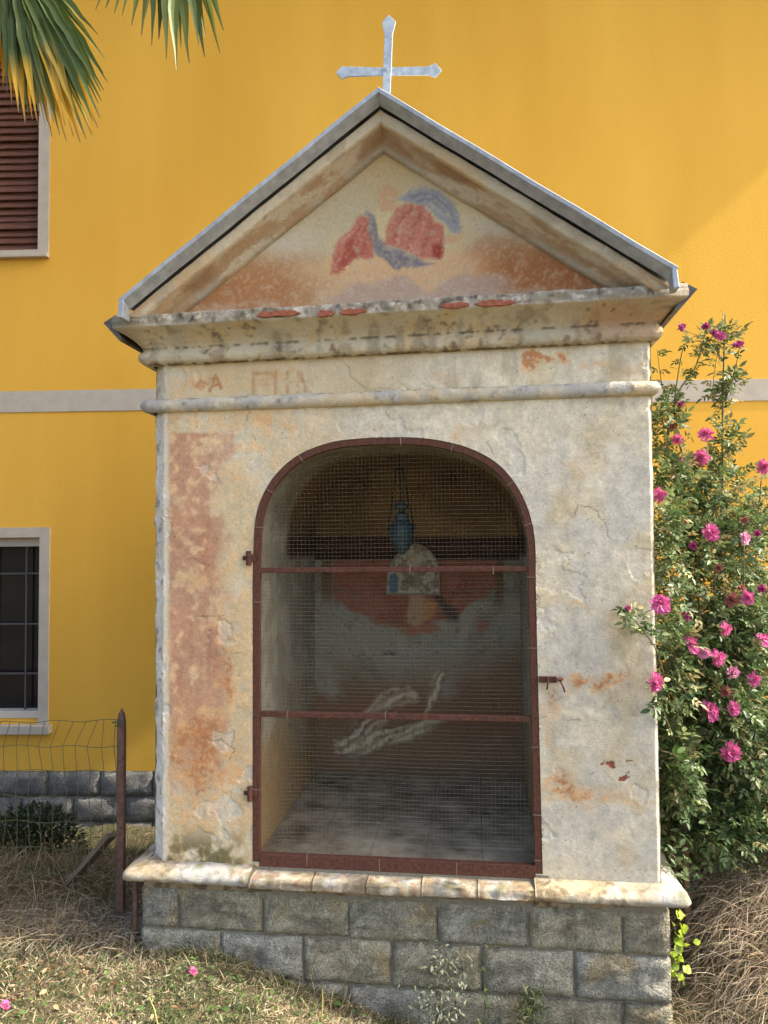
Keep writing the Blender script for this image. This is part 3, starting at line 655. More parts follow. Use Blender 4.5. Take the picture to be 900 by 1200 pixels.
# ---- plinth of rock-faced blocks
c1y = lambda x: 1040 + (x - 163) * (1066 - 1040) / 622
zS = [.425, .285, .142, .0, -.142, -.284]
core = MB(); core.box((-.872, .005, -.35), (.803, DEPTH + .05, .44)); core.build('plinth_core', M_mortar, shrine)
J = [[163, 209, 308, 409, 512, 619, 729, 786], [163, 258, 355.6, 459, 564, 672.7, 786], [163, 210, 306, 408, 512, 619, 729, 786], [163, 258, 355, 459, 564, 672, 786], [163, 210, 306, 408, 512, 619, 729, 786]]
def stone_tones(seed):
    def fn(V, c):
        n = fbm(V + seed * 5.1, 10, seed, 3); c = mix(c, (158, 138, 98), sst(.56, .7, n) * .55)
        return c
    return fn
sid = 0
for r in range(5):
    ym = [1066, 1117, 1167, 1215, 1265][r]; zt, zb_ = zS[r] - .004, zS[r + 1] + .004
    for xa, xb in zip(J[r][:-1], J[r][1:]):
        ua, ub = F(xa, ym)[0], F(xb, ym)[0]
        if xa == 163: ua = -.886
        if xb == 786: ub = .815
        sid += 1; w = ub - ua - .008; h = zt - zb_
        Vs, qs, rg = stone_mesh('s', w, h, .06, sid, (max(7, int(w / .012)), 12), .017, [(162, 158, 138), (158, 155, 140), (166, 160, 136), (160, 154, 132)][sid % 4], stone_tones(sid))
        o = np_mesh('stone_block', Vs, qs, M_stone, shrine, rg); o.location = ((ua + ub) / 2, .0, (zt + zb_) / 2)
for s_ in (-1, 1):                                # side faces of the plinth
    for r in range(4):
        zt, zb_ = zS[r] - .004, zS[r + 1] + .004; w0 = .02 + (.14 if r % 2 else 0)
        while w0 < DEPTH:
            w1 = min(w0 + .29, DEPTH + .05); sid += 1; Vs, qs, rg = stone_mesh('s', w1 - w0 - .008, zt - zb_, .03, sid, (13, 8), .015, (150, 150, 138), stone_tones(sid))
            o = np_mesh('stone_block', Vs, qs, M_stone, shrine, rg); o.location = (-.878 if s_ < 0 else .808, (w0 + w1) / 2, (zt + zb_) / 2); o.rotation_euler = (0, 0, s_ * pi / 2); w0 = w1
# ---- plinth cap
def pm_cap(V, d, z):
    X, Y = wmap(V); n2 = fbm(V, 13, 601, 5); n3 = fbm(V, 50, 602, 4); lay = fbm(V * np.array([.3, .3, 3]), 22, 603, 4)
    c = np.tile(np.array([206., 196, 172]), (len(V), 1)); c = mix(c, (190, 186, 176), sst(.45, .6, n2)); c = mix(c, (206, 172, 118), sst(.56, .72, fbm(V, 8, 604, 4)) * .45)
    mid = sst(285, 300, X) * sst(640, 620, X)
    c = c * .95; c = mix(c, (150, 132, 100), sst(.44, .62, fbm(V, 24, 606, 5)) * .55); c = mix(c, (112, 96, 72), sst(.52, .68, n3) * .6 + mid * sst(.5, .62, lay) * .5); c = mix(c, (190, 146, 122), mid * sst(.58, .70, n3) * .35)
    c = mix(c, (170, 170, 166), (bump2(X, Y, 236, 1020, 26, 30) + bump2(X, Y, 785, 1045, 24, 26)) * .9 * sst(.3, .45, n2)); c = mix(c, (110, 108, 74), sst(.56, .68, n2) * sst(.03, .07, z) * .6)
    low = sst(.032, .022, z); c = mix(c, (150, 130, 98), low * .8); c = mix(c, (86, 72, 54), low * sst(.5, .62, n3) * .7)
    return c, (n3 - .5) * .009 + (lay - .5) * .018 * (.5 + mid + .4 * sst(600, 650, X)) + (n2 - .5) * .012 * mid
capP = [(.006, -.004), (.010, .016), (.018, .024), (.022, .029), (.046, .030), (.060, .036), (.066, .046), (.064, .057), (.054, .066), (.034, .073), (.010, .080), (-.03, .084)]
def cap_piece(name, xa, xb, prof, seed, left=False, right=False, dz=0.0):
    zl = .424
    pts = []
    if left: return sweep_part(name, prof, seed, 'L', xa, xb, zl + dz)
    if right: return sweep_part(name, prof, seed, 'R', xa, xb, zl + dz)
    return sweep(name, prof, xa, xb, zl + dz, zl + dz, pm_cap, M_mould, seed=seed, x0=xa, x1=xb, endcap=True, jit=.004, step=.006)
def sweep_part(name, prof, seed, which, xa, xb, zl):
    pr = []
    for k in range(len(prof) - 1):
        a, b = np.array(prof[k]), np.array(prof[k + 1]); mm = max(2, int(np.hypot(*(b - a)) / .006)); pr += [a + (b - a) * t for t in np.linspace(0, 1, mm, endpoint=False)]
    pr.append(np.array(prof[-1])); pr = np.array(pr)
    xc = -.866 if which == 'L' else .797; path = []
    R = 6
    if which == 'L':
        for w in np.linspace(DEPTH + .03, .03, 60): path.append((xc, w, -1, 0))
        for a in np.linspace(0, pi / 2, R): path.append((xc, 0, -max(cos(a), 1e-3) ** .35, -max(sin(a), 1e-3) ** .35))
        for x in np.linspace(xc + .012, xb, int((xb - xc) / .006)): path.append((x, 0, 0, -1))
    else:
        for x in np.linspace(xa, xc - .012, int((xc - xa) / .006)): path.append((x, 0, 0, -1))
        for a in np.linspace(0, pi / 2, R): path.append((xc, 0, max(sin(a), 1e-3) ** .35, -max(cos(a), 1e-3) ** .35))
        for w in np.linspace(.03, DEPTH + .03, 60): path.append((xc, w, 1, 0))
    pa = np.array(path); n, m = len(pa), len(pr)
    V = np.stack([(pa[:, 0][:, None] + pa[:, 2][:, None] * pr[:, 0]).ravel(), (pa[:, 1][:, None] + pa[:, 3][:, None] * pr[:, 0]).ravel(), np.tile(zl + pr[:, 1], n)], 1)
    nn = fbm(V, 8, 620 + seed, 4) - .5; out = np.repeat(pa[:, 2:4], m, 0); out = out / np.maximum(np.linalg.norm(out, axis=1, keepdims=True), 1)
    V[:, :2] += out * (nn * .014)[:, None]; V[:, 2] += nn * .006
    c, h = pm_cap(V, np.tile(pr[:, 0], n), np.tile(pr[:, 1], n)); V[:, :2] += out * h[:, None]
    fs = [grid_faces(n, m)]; fs.append(np.array([[(n - 1) * m + k for k in range(m)]] if which == 'L' else [list(range(m))[::-1]]))
    return np_mesh(name, V, fs, M_mould, shrine, lin(c) * ALB)
ux_ = [F(x, 1040, -.06)[0] for x in (293, 366, 429, 494, 560, 627)]
cap_piece('plinth_cap', None, ux_[0] - .001, capP, 1, left=True)
midP = [(.010, .004), (.016, .016), (.024, .024), (.030, .031), (.056, .032), (.060, .034), (.061, .038), (.060, .058), (.057, .0625), (.050, .064), (.015, .066), (-.012, .068)]
for k in range(5): cap_piece('cap_tile', ux_[k] + .0006, ux_[k + 1] - .0006, midP, 10 + k, dz=rnd.uniform(-.002, .002))
cap_piece('plinth_cap', ux_[5] + .001, None, capP, 2, right=True)
mo = MB(); mo.box((-.86, -.004, .40), (.79, .06, .455)); mo.build('mortar_bed', M_mortar, shrine)

# ---- niche inside
NI = .95
def paint_niche(V):
    n1 = fbm(V, 4, 701, 4); n2 = fbm(V, 13, 702, 5); n3 = fbm(V, 50, 703, 4); w, z = V[:, 1], V[:, 2]
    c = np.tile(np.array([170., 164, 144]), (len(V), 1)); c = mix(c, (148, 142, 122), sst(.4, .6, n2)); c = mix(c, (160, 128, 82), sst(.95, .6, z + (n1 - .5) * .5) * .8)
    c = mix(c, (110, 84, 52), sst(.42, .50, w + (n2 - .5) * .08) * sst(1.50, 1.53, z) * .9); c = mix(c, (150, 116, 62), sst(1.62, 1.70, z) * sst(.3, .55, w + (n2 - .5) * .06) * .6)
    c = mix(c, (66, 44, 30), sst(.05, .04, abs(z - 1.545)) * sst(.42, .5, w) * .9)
    c = mix(c, (120, 108, 84), sst(.6, .72, n3) * .5); return c
ns = 54; ws = np.linspace(-.001, NI, ns); na = len(arch)
V = np.zeros((na, ns, 3)); V[:, :, 0] = arch[:, 0][:, None]; V[:, :, 2] = arch[:, 1][:, None]; V[:, :, 1] = ws[None]
V = V.reshape(-1, 3)
# refine along the arch for the paint
ar2 = []
for k in range(na - 1):
    m = max(1, int(np.hypot(*(arch[k + 1] - arch[k])) / .012))
    for t in np.linspace(0, 1, m, endpoint=False): ar2.append(arch[k] + (arch[k + 1] - arch[k]) * t)
ar2.append(arch[-1]); ar2 = np.array(ar2); na = len(ar2); ns = 80; ws = np.linspace(-.001, NI, ns)
V = np.stack([np.repeat(ar2[:, 0], ns), np.tile(ws, na), np.repeat(ar2[:, 1], ns)], 1)
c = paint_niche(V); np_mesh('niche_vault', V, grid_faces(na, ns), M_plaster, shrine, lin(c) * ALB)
def paint_back(V):
    q = V.copy(); X, Y = wmap(q); n1 = fbm(V, 5, 721, 4); n2 = fbm(V, 15, 722, 5); n3 = fbm(V, 55, 723, 4)
    wx = X + (n2 - .5) * 16 + (n3 - .5) * 6; wy = Y + (fbm(V, 14, 724, 4) - .5) * 16
    c = np.tile(np.array([164., 160, 140]), (len(V), 1)); c = mix(c, (142, 140, 122), sst(.42, .6, n1)); c = mix(c, (180, 174, 152), sst(.55, .66, n2) * .5)
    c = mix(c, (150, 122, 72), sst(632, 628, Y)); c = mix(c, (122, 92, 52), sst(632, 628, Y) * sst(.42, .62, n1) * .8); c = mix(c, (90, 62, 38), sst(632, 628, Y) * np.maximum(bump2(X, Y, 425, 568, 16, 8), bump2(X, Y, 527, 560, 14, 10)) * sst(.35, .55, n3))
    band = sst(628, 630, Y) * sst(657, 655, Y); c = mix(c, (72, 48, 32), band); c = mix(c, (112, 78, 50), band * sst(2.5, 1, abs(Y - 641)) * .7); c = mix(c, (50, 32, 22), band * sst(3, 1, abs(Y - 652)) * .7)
    red = sst(655, 657, Y) * sst(388, 393, wx * .3 + X * .7) * sst(583, 578, wx * .3 + X * .7) * sst(0, -7, wy - (738 - ((X - 475) / 95.0) ** 2 * 40)); c = mix(c, (166, 100, 78), red * .85); c = mix(c, (144, 82, 62), red * sst(.45, .65, n2) * .6); c = mix(c, (176, 140, 112), red * sst(.55, .7, n3) * .4)
    c = mix(c, (170, 96, 74), bump2(X, Y, 565, 733, 7, 8) * .8)
    pil = sst(656, 658, Y) * (sst(7, 5, abs(X - 383)) + sst(6, 4, abs(X - 585))) * sst(720, 690, wy); c = mix(c, (110, 84, 56), np.clip(pil, 0, 1) * .8)
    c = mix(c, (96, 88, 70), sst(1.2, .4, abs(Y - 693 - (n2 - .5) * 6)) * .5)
    for p, cc, a in [([(482, 690), (497, 700), (500, 725), (492, 738), (478, 728)], (206, 180, 140), .7), ([(505, 696), (520, 700), (540, 718), (536, 726), (515, 712)], (84, 68, 62), .85), ([(498, 705), (512, 708), (505, 730), (496, 728)], (214, 158, 92), .7), ([(470, 738), (500, 728), (520, 738), (480, 742)], (176, 90, 66), .6)]:
        c = mix(c, cc, sst(3, -3, polydist(wx, wy, p, True)) * a)
    # faded painting of draped cloth over a brown rock
    dk = sst(760, 830, wy + (X - 470) ** 2 * .002) ; c = mix(c, (136, 104, 74), dk * sst(.3, .5, n1 + .1) * .85); c = mix(c, (150, 98, 70), bump2(X, Y, 440, 830, 60, 14) * .7); c = mix(c, (140, 92, 66), bump2(X, Y, 560, 840, 50, 30) * .6)
    fold = np.sin(wx * .33 + wy * .22 + n2 * 9)
    for p, a in [([(392, 868), (394, 884), (430, 880), (470, 870), (500, 858), (525, 842), (500, 842), (460, 856), (420, 862)], .85), ([(424, 838), (440, 818), (462, 806), (482, 806), (490, 820), (470, 826), (450, 832), (436, 842)], .65), ([(500, 822), (508, 790), (514, 781), (522, 788), (510, 822), (502, 838)], .75), ([(430, 862), (445, 836), (455, 836), (448, 860)], .5)]:
        mk = sst(3, -3, polydist(wx, wy, p, True)); c = mix(c, (222, 206, 170), mk * min(a * 1.15, 1)); c = mix(c, (160, 142, 110), mk * sst(.2, .8, fold) * .6)
    for p in ([(398, 876), (432, 850), (452, 828), (474, 812)], [(404, 882), (446, 862), (480, 848), (518, 842)], [(430, 850), (446, 828), (466, 816), (486, 814)], [(498, 838), (508, 812), (518, 788)], [(412, 866), (440, 842), (462, 836)], [(452, 868), (484, 852), (512, 846)]):
        dl = polydist(wx, wy, p); c = mix(c, (226, 212, 178), sst(3.2, .6, dl) * (.25 + .6 * n3)); c = mix(c, (112, 84, 60), sst(2.6, .6, abs(dl - 4.5)) * (.1 + .4 * n3))
    c = mix(c, (60, 52, 44), np.clip(bump2(X, Y, 457, 766, 6, 2) + bump2(X, Y, 425, 768, 3, 7) * .6 + bump2(X, Y, 560, 764, 12, 3) * .5, 0, 1) * sst(.4, .55, n3) * .9)
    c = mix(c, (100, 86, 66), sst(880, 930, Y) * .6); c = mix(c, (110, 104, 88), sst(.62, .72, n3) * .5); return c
ug = np.arange(arch[:, 0].min() - .03, arch[:, 0].max() + .03, .005); zg = np.arange(.5, arch[:, 1].max() + .03, .005); A, B = np.meshgrid(ug, zg, indexing='ij')
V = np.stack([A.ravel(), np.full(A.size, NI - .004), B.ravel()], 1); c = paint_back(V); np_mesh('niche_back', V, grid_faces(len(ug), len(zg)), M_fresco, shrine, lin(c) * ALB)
fl = MB(); fl.box((arch[0][0] - .02, .0, .44), (arch[-1][0] + .02, NI + .02, .5115)); fl.build('niche_floor', M_mortar, shrine)
M_tile, _n, _l, _p = nt('dusty_floor_tile'); _g = _n.new('ShaderNodeNewGeometry'); _t = _n.new('ShaderNodeTexNoise'); _t.inputs['Scale'].default_value = 7; _t.inputs['Detail'].default_value = 9; _t.inputs['Roughness'].default_value = .7
_r = _n.new('ShaderNodeValToRGB'); _r.color_ramp.elements[0].position = .35; _r.color_ramp.elements[1].position = .68; _r.color_ramp.elements[0].color = C(98, 90, 74); _r.color_ramp.elements[1].color = C(186, 174, 148)
_l.new(_g.outputs['Position'], _t.inputs['Vector']); _l.new(_t.outputs['Fac'], _r.inputs['Fac']); _l.new(_r.outputs['Color'], _p.inputs['Base Color']); _p.inputs['Roughness'].default_value = .95; _p.inputs['Specular IOR Level'].default_value = .1
_b = _n.new('ShaderNodeBump'); _b.inputs['Strength'].default_value = .5; _b.inputs['Distance'].default_value = .01; _l.new(_t.outputs['Fac'], _b.inputs['Height']); _l.new(_b.outputs['Normal'], _p.inputs['Normal'])
tu = (arch[-1][0] - arch[0][0]) / 5; tw = NI / 5; t0 = None
for i in range(5):
    for j in range(5):
        if t0 is None:
            m = MB(); m.box((-tu / 2 + .001, -tw / 2 + .001, 0), (tu / 2 - .001, tw / 2 - .001, .011)); o = t0 = m.build('floor_tile', M_tile, shrine, bevel=.002)
        else: o = dup(t0, parent=shrine)
        o.location = (arch[0][0] + tu * (i + .5), tw * (j + .5), .503 + rnd.uniform(-.001, .001)); o.rotation_euler = (rnd.uniform(-.006, .006), rnd.uniform(-.006, .006), rnd.uniform(-.004, .004))

# ---- iron gate with wire mesh
gate = empty('iron_gate', (0, 0, 0), 0, shrine); gate['label'] = 'rusty arched iron gate filled with fine square wire mesh'
GW = .012
go = arch.copy(); 
def offset_poly(p, d):
    p = np.asarray(p); t = np.gradient(p, axis=0); t /= np.linalg.norm(t, axis=1, keepdims=True); nrm = np.stack([t[:, 1], -t[:, 0]], 1); return p + nrm * d
go[:, 1] = np.maximum(go[:, 1], .518)
o1 = offset_poly(go, .0015); o2 = offset_poly(go, .0225); o1[[0, -1], 1] = .518; o2[[0, -1], 1] = .518
n = len(o1); m = MB(); Vv = [(u, GW - .012, z) for u, z in o1] + [(u, GW - .012, z) for u, z in o2] + [(u, GW + .012, z) for u, z in o1] + [(u, GW + .012, z) for u, z in o2]; Fs = []
for k in range(n - 1): Fs += [(k, k + 1, n + k + 1, n + k), (2 * n + k, 3 * n + k, 3 * n + k + 1, 2 * n + k + 1), (k, 2 * n + k, 2 * n + k + 1, k + 1), (n + k, n + k + 1, 3 * n + k + 1, 3 * n + k)]
Fs += [(0, n, 3 * n, 2 * n), (n - 1, 3 * n - 1, 4 * n - 1, 2 * n - 1)]
m.add(Vv, Fs); m.build('frame', M_rust, gate)
ul, ur = o2[0, 0], o2[-1, 0]
zb0 = F(466, 1012)[1]
m = MB(); m.box((ul - .001, GW - .0135, .500), (ur + .001, GW + .0115, .540)); m.build('bottom_rail', M_rust, gate, bevel=.002)
for yy, hh in ((667.5, .0085), (840.5, .009)):
    z = F(465, yy)[1]; m = MB(); m.box((ul - .002, GW - .008, z - hh), (ur + .012, GW + .010, z + hh)); m.build('crossbar', M_rust, gate, bevel=.002)
# wires
wv, wf = [], []
def wire(p, r):
    b0 = len(wv); p = np.array(p); n_ = len(p); t = p[-1] - p[0]; t /= np.linalg.norm(t); a = np.cross(t, (0, 1, 0)); a /= np.linalg.norm(a); b_ = np.cross(t, a)
    for q in p:
        for j in range(3): wv.append(q + r * (cos(2.094 * j) * a + sin(2.094 * j) * b_))
    for k in range(n_ - 1):
        for j in range(3): wf.append((b0 + k * 3 + j, b0 + k * 3 + (j + 1) % 3, b0 + k * 3 + 3 + (j + 1) % 3, b0 + k * 3 + 3 + j))
SP = .0132; pin = np.array(o2); GM = GW + .0145; cxm = (ul + ur) / 2
def cuts(val, ax):
    r = []
    for k in range(len(pin) - 1):
        a, b_ = pin[k], pin[k + 1]
        if (a[ax] - val) * (b_[ax] - val) < 0: t = (val - a[ax]) / (b_[ax] - a[ax]); r.append((a + (b_ - a) * t)[1 - ax])
    return r
ztop = pin[:, 1].max()
def bow(u, z): return .004 * sin(u * 9 + 1) * sin(z * 7) + .0025 * sin(u * 23 + z * 5)
for u in np.arange(ul + .006, ur, SP):
    cc = cuts(u, 0); zt = max(cc) if cc else .6
    zs_ = np.linspace(.53, zt + .006, 14); wire([(u + .0015 * sin(z * 6 + u * 3) + .001 * sin(z * 17), GM + bow(u, z), z) for z in zs_], .0004)
for z in np.arange(.55, ztop, SP):
    cc = cuts(z, 1); a, b_ = (min(cc), max(cc)) if len(cc) > 1 else (ul, ur)
    us_ = np.linspace(a - .006, b_ + .006, 12); wire([(u, GM - .001 + bow(u, z), z + .0015 * sin(u * 7 + z * 4)) for u in us_], .0004)
o = np_mesh('wire_mesh', np.array(wv), np.array(wf), M_wire, gate, smooth=False); o['kind'] = 'stuff'
for px, py, hh in ((291.5, 654, 7), (293, 930, 8)):
    u, z = F(px, py, -.005); m = MB(); m.tube([(u, -.006, z - .024), (u, -.006, z + .024)], .009, 10); m.box((u - .002, -.010, z - .012), (u + .022, -.002, z + .012)); m.box((u - .022, -.004, z - .007), (u, .002, z + .007)); m.build('hinge', M_rust, gate, bevel=.001)
latch = empty('latch', (0, 0, 0), 0, gate); u, z = F(640, 797, -.02)
m = MB(); m.box((u - .022, -.010, z - .010), (u + .034, -.003, z + .010)); m.build('hasp', M_rust, latch, bevel=.0015)
m = MB(); m.tube([(u + .034 + .0, -.03 + .0, z + .004), (u + .045, -.028, z + .006), (u + .050, -.012, z + .004), (u + .050, .004, z)], .006, 8); m.build('staple', M_rust, latch)
m = MB(); m.tube([(u + .006, -.012, z + .006), (u + .006, -.018, z - .010), (u + .002, -.016, z - .030)], .003, 6); m.tube([(u + .040, -.026, z + .004), (u + .050, -.030, z - .016), (u + .056, -.028, z - .034)], .003, 6); m.build('hook', M_rust, latch)
# tie wires round the frame
pc_ = (o1 + o2) / 2
for px, py in [(318, 574), (352, 541), (471, 516), (528, 521), (597, 566), (299, 617), (626, 611), (629, 673), (629, 760), (631, 867), (634, 942), (300, 700), (299, 923), (634, 1000)]:
    q2 = np.array(F(px, py)); k = int(np.argmin(((pc_ - q2) ** 2).sum(1))); k = min(max(k, 1), n - 2); t = pc_[k + 1] - pc_[k - 1]; t /= np.linalg.norm(t); nr = np.array([t[1], -t[0]]); c0 = pc_[k]
    tl = rnd.uniform(-.004, .004); P4 = [c0 - nr * .0135, c0 + nr * .0135]
    m = MB(); m.tube([(P4[0][0], GW - .0135, P4[0][1]), (P4[1][0] + t[0] * tl, GW - .0135, P4[1][1] + t[1] * tl), (P4[1][0], GW + .016, P4[1][1]), (P4[0][0], GW + .016, P4[0][1]), (P4[0][0], GW - .0135, P4[0][1])], .0008, 5); m.build('tie_wire', M_tie, gate)
for px, py in [(360, 1008), (445, 1014), (535, 1018), (336, 838), (452, 840), (480, 667), (578, 668)]:
    u, z = F(px, py); hh = .018 if py > 900 else .0125
    m = MB(); m.tube([(u, GW - .0135, z - hh), (u + rnd.uniform(-.003, .003), GW - .0135, z + hh), (u, GW + .016, z + hh), (u, GW + .016, z - hh), (u, GW - .0135, z - hh)], .0008, 5); m.build('tie_wire', M_tie, gate)

# ================================================================== THINGS IN THE NICHE
M_lamp = flat_mat('blue_grey_lamp_enamel', C(46, 66, 70), C(74, 94, 96), 40, .5, .3)
M_chain = flat_mat('dark_chain', C(50, 46, 42), rough=.6, metal=.4)
lampw = .45; hk = L3(468, 536, lampw); bt = L3(471, 650, lampw); tp = L3(472, 602, lampw)
lamp = empty('hanging_lamp', tuple(loc2world(np.array([[bt[0], lampw, bt[2]]]))[0]), TH)
tag(lamp, 'small blue grey sanctuary lamp hanging on three chains inside the arched niche', 'lamp')
h = tp[2] - bt[2]
m = MB(); m.lathe([(0, 0), (.010, .0), (.012, .008), (.028, .022), (.044, .050), (.050, .085), (.046, .115), (.032, h - .03), (.024, h - .014), (.030, h - .006), (.030, h), (.026, h), (.022, h - .012), (.0, h - .02)], 0, 0, 20); m.build('lamp_bowl', M_lamp, lamp, smooth=True)
m = MB(); m.lathe([(.0, h - .002), (.012, h - .002), (.010, h + .012), (.024, h + .020), (.028, h + .030), (.016, h + .042), (.006, h + .052), (0, h + .055)], 0, 0, 16); m.build('lamp_cap', M_lamp, lamp, smooth=True)
top = np.array([hk[0] - bt[0], 0, hk[2] - bt[2] - .045])
def chain(p, q2, par, r=.0024):
    p, q2 = np.array(p), np.array(q2); L = np.linalg.norm(q2 - p); k = int(L / .011); m = MB()
    for i in range(k):
        a, b_ = p + (q2 - p) * i / k, p + (q2 - p) * (i + 1.25) / k; off = np.array([.0016, 0, 0]) if i % 2 else np.array([0, .0016, 0])
        for s_ in (-1, 1): m.tube([a + off * s_, b_ + off * s_], r * .75, 4)
    m.build('chain', M_chain, par)
for an in (90, 190, 350): chain((.054 * cos(radians(an)), .054 * sin(radians(an)), .085), top + np.array([.012 * cos(radians(an)), .012 * sin(radians(an)), 0]), lamp)
chain((0, 0, h + .05), top, lamp)
m = MB(); m.lathe([(0, 0), (.018, -.004), (.018, .0), (.006, .010), (0, .012)], top[0], top[1], 12); m.v = [(a, b_, c + top[2]) for a, b_, c in m.v]; m.build('ceiling_disc', M_chain, lamp)
zv = np.interp(hk[0], pin[np.argsort(pin[:, 0]), 0], pin[np.argsort(pin[:, 0]), 1]); zv = max(cuts(hk[0], 0)) + .024
m = MB(); m.tube([top + np.array([0, 0, .008]), (top[0], 0, zv - bt[2] + .01)], .0025, 6); m.tube([(top[0] - .05, 0, top[2] + .043), (top[0], 0, top[2] + .040), (top[0] + .05, 0, top[2] + .044)], .0018, 5); m.build('hook', M_chain, lamp)
# icon panel
icw = NI - .018
pts = [(452, 697), (516, 697), (515.5, 668), (512, 655), (504, 645), (494, 638.5), (486, 637), (478, 639), (468, 646), (459, 657), (453.5, 668)]
ol = [F(x, y, icw) for x, y in pts]; cu = sum(p[0] for p in ol) / len(ol); zb_ = min(p[1] for p in ol)
icon = empty('icon_panel', tuple(loc2world(np.array([[cu, icw, zb_]]))[0]), TH)
tag(icon, 'arched pale picture panel with a blue patch leaning on the back wall of the niche', 'picture')
m = MB(); m.prism([(p[0] - cu, p[1] - zb_) for p in ol], .0, .0135); m.build('panel', flat_mat('panel_edge', C(150, 142, 124), rough=.8), icon)
gx_, gz_ = np.meshgrid(np.linspace(-.14, .14, 90), np.linspace(.002, .26, 84), indexing='ij'); di = polydist(gx_.ravel(), gz_.ravel(), [(p[0] - cu, p[1] - zb_) for p in ol], True).reshape(gx_.shape)
okc = (di[:-1, :-1] < -.005) & (di[1:, 1:] < -.005) & (di[1:, :-1] < -.005) & (di[:-1, 1:] < -.005)
V = np.stack([gx_.ravel(), np.full(gx_.size, -.002), gz_.ravel()], 1); n1 = fbm(V, 22, 801, 4); n2 = fbm(V, 60, 802, 4)
c = np.tile(np.array([196., 190, 168]), (len(V), 1)); c = mix(c, (160, 150, 124), sst(.45, .55, n1)); c = mix(c, (120, 104, 80), sst(.5, .58, n2) * .7); c = mix(c, (96, 122, 140), sst(.006, -.006, polydist(V[:, 0], V[:, 2], [(-.115, .01), (-.075, .01), (-.07, .075), (-.085, .10), (-.112, .09)], True)) * .9)
c = mix(c, (214, 204, 176), bump2(V[:, 0], V[:, 2], .0, .15, .035, .05) * .8)
np_mesh('picture', V, grid_faces(90, 84, okc), M_fresco, icon, lin(c) * ALB)

# ================================================================== FENCE
FW = .16
pb = loc2world(np.array([L3(141.5, 1108, FW)]))[0]; fence_gz = pb[2]
post_u, _ = F(142, 960, FW); zt_ = F(142, 830, FW)[1]
fence = empty('wire_fence', tuple(loc2world(np.array([[post_u, FW, 0]]))[0]), TH)
tag(fence, 'sagging square wire fence on a rusty pointed iron post beside the shrine', 'fence')
m = MB(); r = .0135; zt0 = zt_ - .05
m.add([(-r, -r * .8, 0.02), (r, -r * .8, 0.02), (r, r * .8, 0.02), (-r, r * .8, 0.02), (-r, -r * .8, zt0), (r, -r * .8, zt0), (r, r * .8, zt0), (-r, r * .8, zt0), (-r * .7, -r * .6, zt0 + .03), (r * .7, -r * .6, zt0 + .03), (r * .7, r * .6, zt0 + .03), (-r * .7, r * .6, zt0 + .03), (0, 0, zt0 + .055)],
      [(0, 3, 2, 1)] + [(a, (a + 1) % 4, 4 + (a + 1) % 4, 4 + a) for a in range(4)] + [(4 + a, 4 + (a + 1) % 4, 8 + (a + 1) % 4, 8 + a) for a in range(4)] + [(8 + a, 8 + (a + 1) % 4, 12) for a in range(4)])
m.build('post', M_rustpost, fence, bevel=.002)
m = MB(); zz_ = F(142, 846, FW)[1]; m.tube([(-.03, -.012, zz_), (-.004, -.016, zz_ + .004), (.016, -.012, zz_), (.004, .014, zz_)], .003, 6); m.tube([(-.02, -.013, zz_ - .012), (0, -.017, zz_ - .008), (.014, -.013, zz_ - .012)], .0025, 6); m.build('wire_knot', M_fwire, fence)
rowsY = [(846, 843), (876, 874), (905, 903), (935, 934), (966, 964), (996, 995), (1026, 1026), (1057, 1057), (1088, 1088)]
def fz(k, x):                                     # height of horizontal wire k at distance x left of the post
    zr = F(142, rowsY[k][1], FW)[1]; sag = -.012 * sin(min(x, 1.2) * 2.6) - (.020 * min(x, .6) if k == 0 else 0) + .004 * sin(x * 31 + k * 2); return zr + sag
def fy(zr, x): return -.012 + .015 * sin(x * 3.1) * (1 if zr else 1) + .05 * max(0, (zr - .85)) * sin(x * 2.2 + .4)
LEN = 2.2
for k in range(len(rowsY)):
    m = MB(); pts = [(-x, fy(fz(k, x), x), fz(k, x)) for x in np.linspace(0, LEN, 70)]; m.tube(pts, .00135, 5); m.build('horizontal_wire', M_fwire, fence)
x = .018; i = 0
while x < LEN:
    m = MB(); lean = .012 * sin(i * .7) + (.02 if i > 1 else 0); pts = []
    for k in range(len(rowsY)):
        xx = x + (lean * (k == 1) * .6 + lean * 1.0 * (k == 0) * -1 + .006 * sin(k * 2.1 + i)) ; xx = max(xx, .003); pts.append((-xx, fy(fz(k, xx), xx), fz(k, xx)))
    pts.append((-x, -.012, max(pts[-1][2] - .12, 0.02))); m.tube(pts, .0012, 5); m.build('vertical_wire', M_fwire, fence); x += .0485; i += 1
# pipe standing at the plinth's left edge
pu, _ = F(158.8, 1070, .03); pz = F(158, 1037, .03)[1]
pp = loc2world(np.array([[pu, .03, .12]]))[0]
m = MB(); m.tube([(0, 0, 0), (0, 0, pz - .12 + .02)], .0085, 10); o = m.build('iron_pipe', M_rustpost, None, smooth=True); o.location = tuple(pp); tag(o, 'thin rusty pipe upright against the left end of the stone plinth', 'pipe')
# wooden stake leaning behind the fence
M_wood = flat_mat('grey_weathered_wood', C(104, 90, 72), C(140, 122, 98), 12, .9, stretch=(18, 18, 1), layers=((90, .4, 5),), dist=.004)
a = loc2world(np.array([L3(131, 978, .26)]))[0]; b_ = ground_hit(80, 1098); b_ = W3(74, 1095, 2.95); b_[2] = float(gz(b_[0], b_[1])) - .02
d = a - b_; stake = MB(); L = np.linalg.norm(d); stake.box((-.022, -.010, 0), (.022, .010, L)); o = stake.build('wooden_stake', M_wood, None, bevel=.003); o.location = tuple(b_)
o.rotation_euler = Vector(d).to_track_quat('Z', 'Y').to_euler(); tag(o, 'grey weathered plank leaning on the rusty fence post from behind', 'plank')

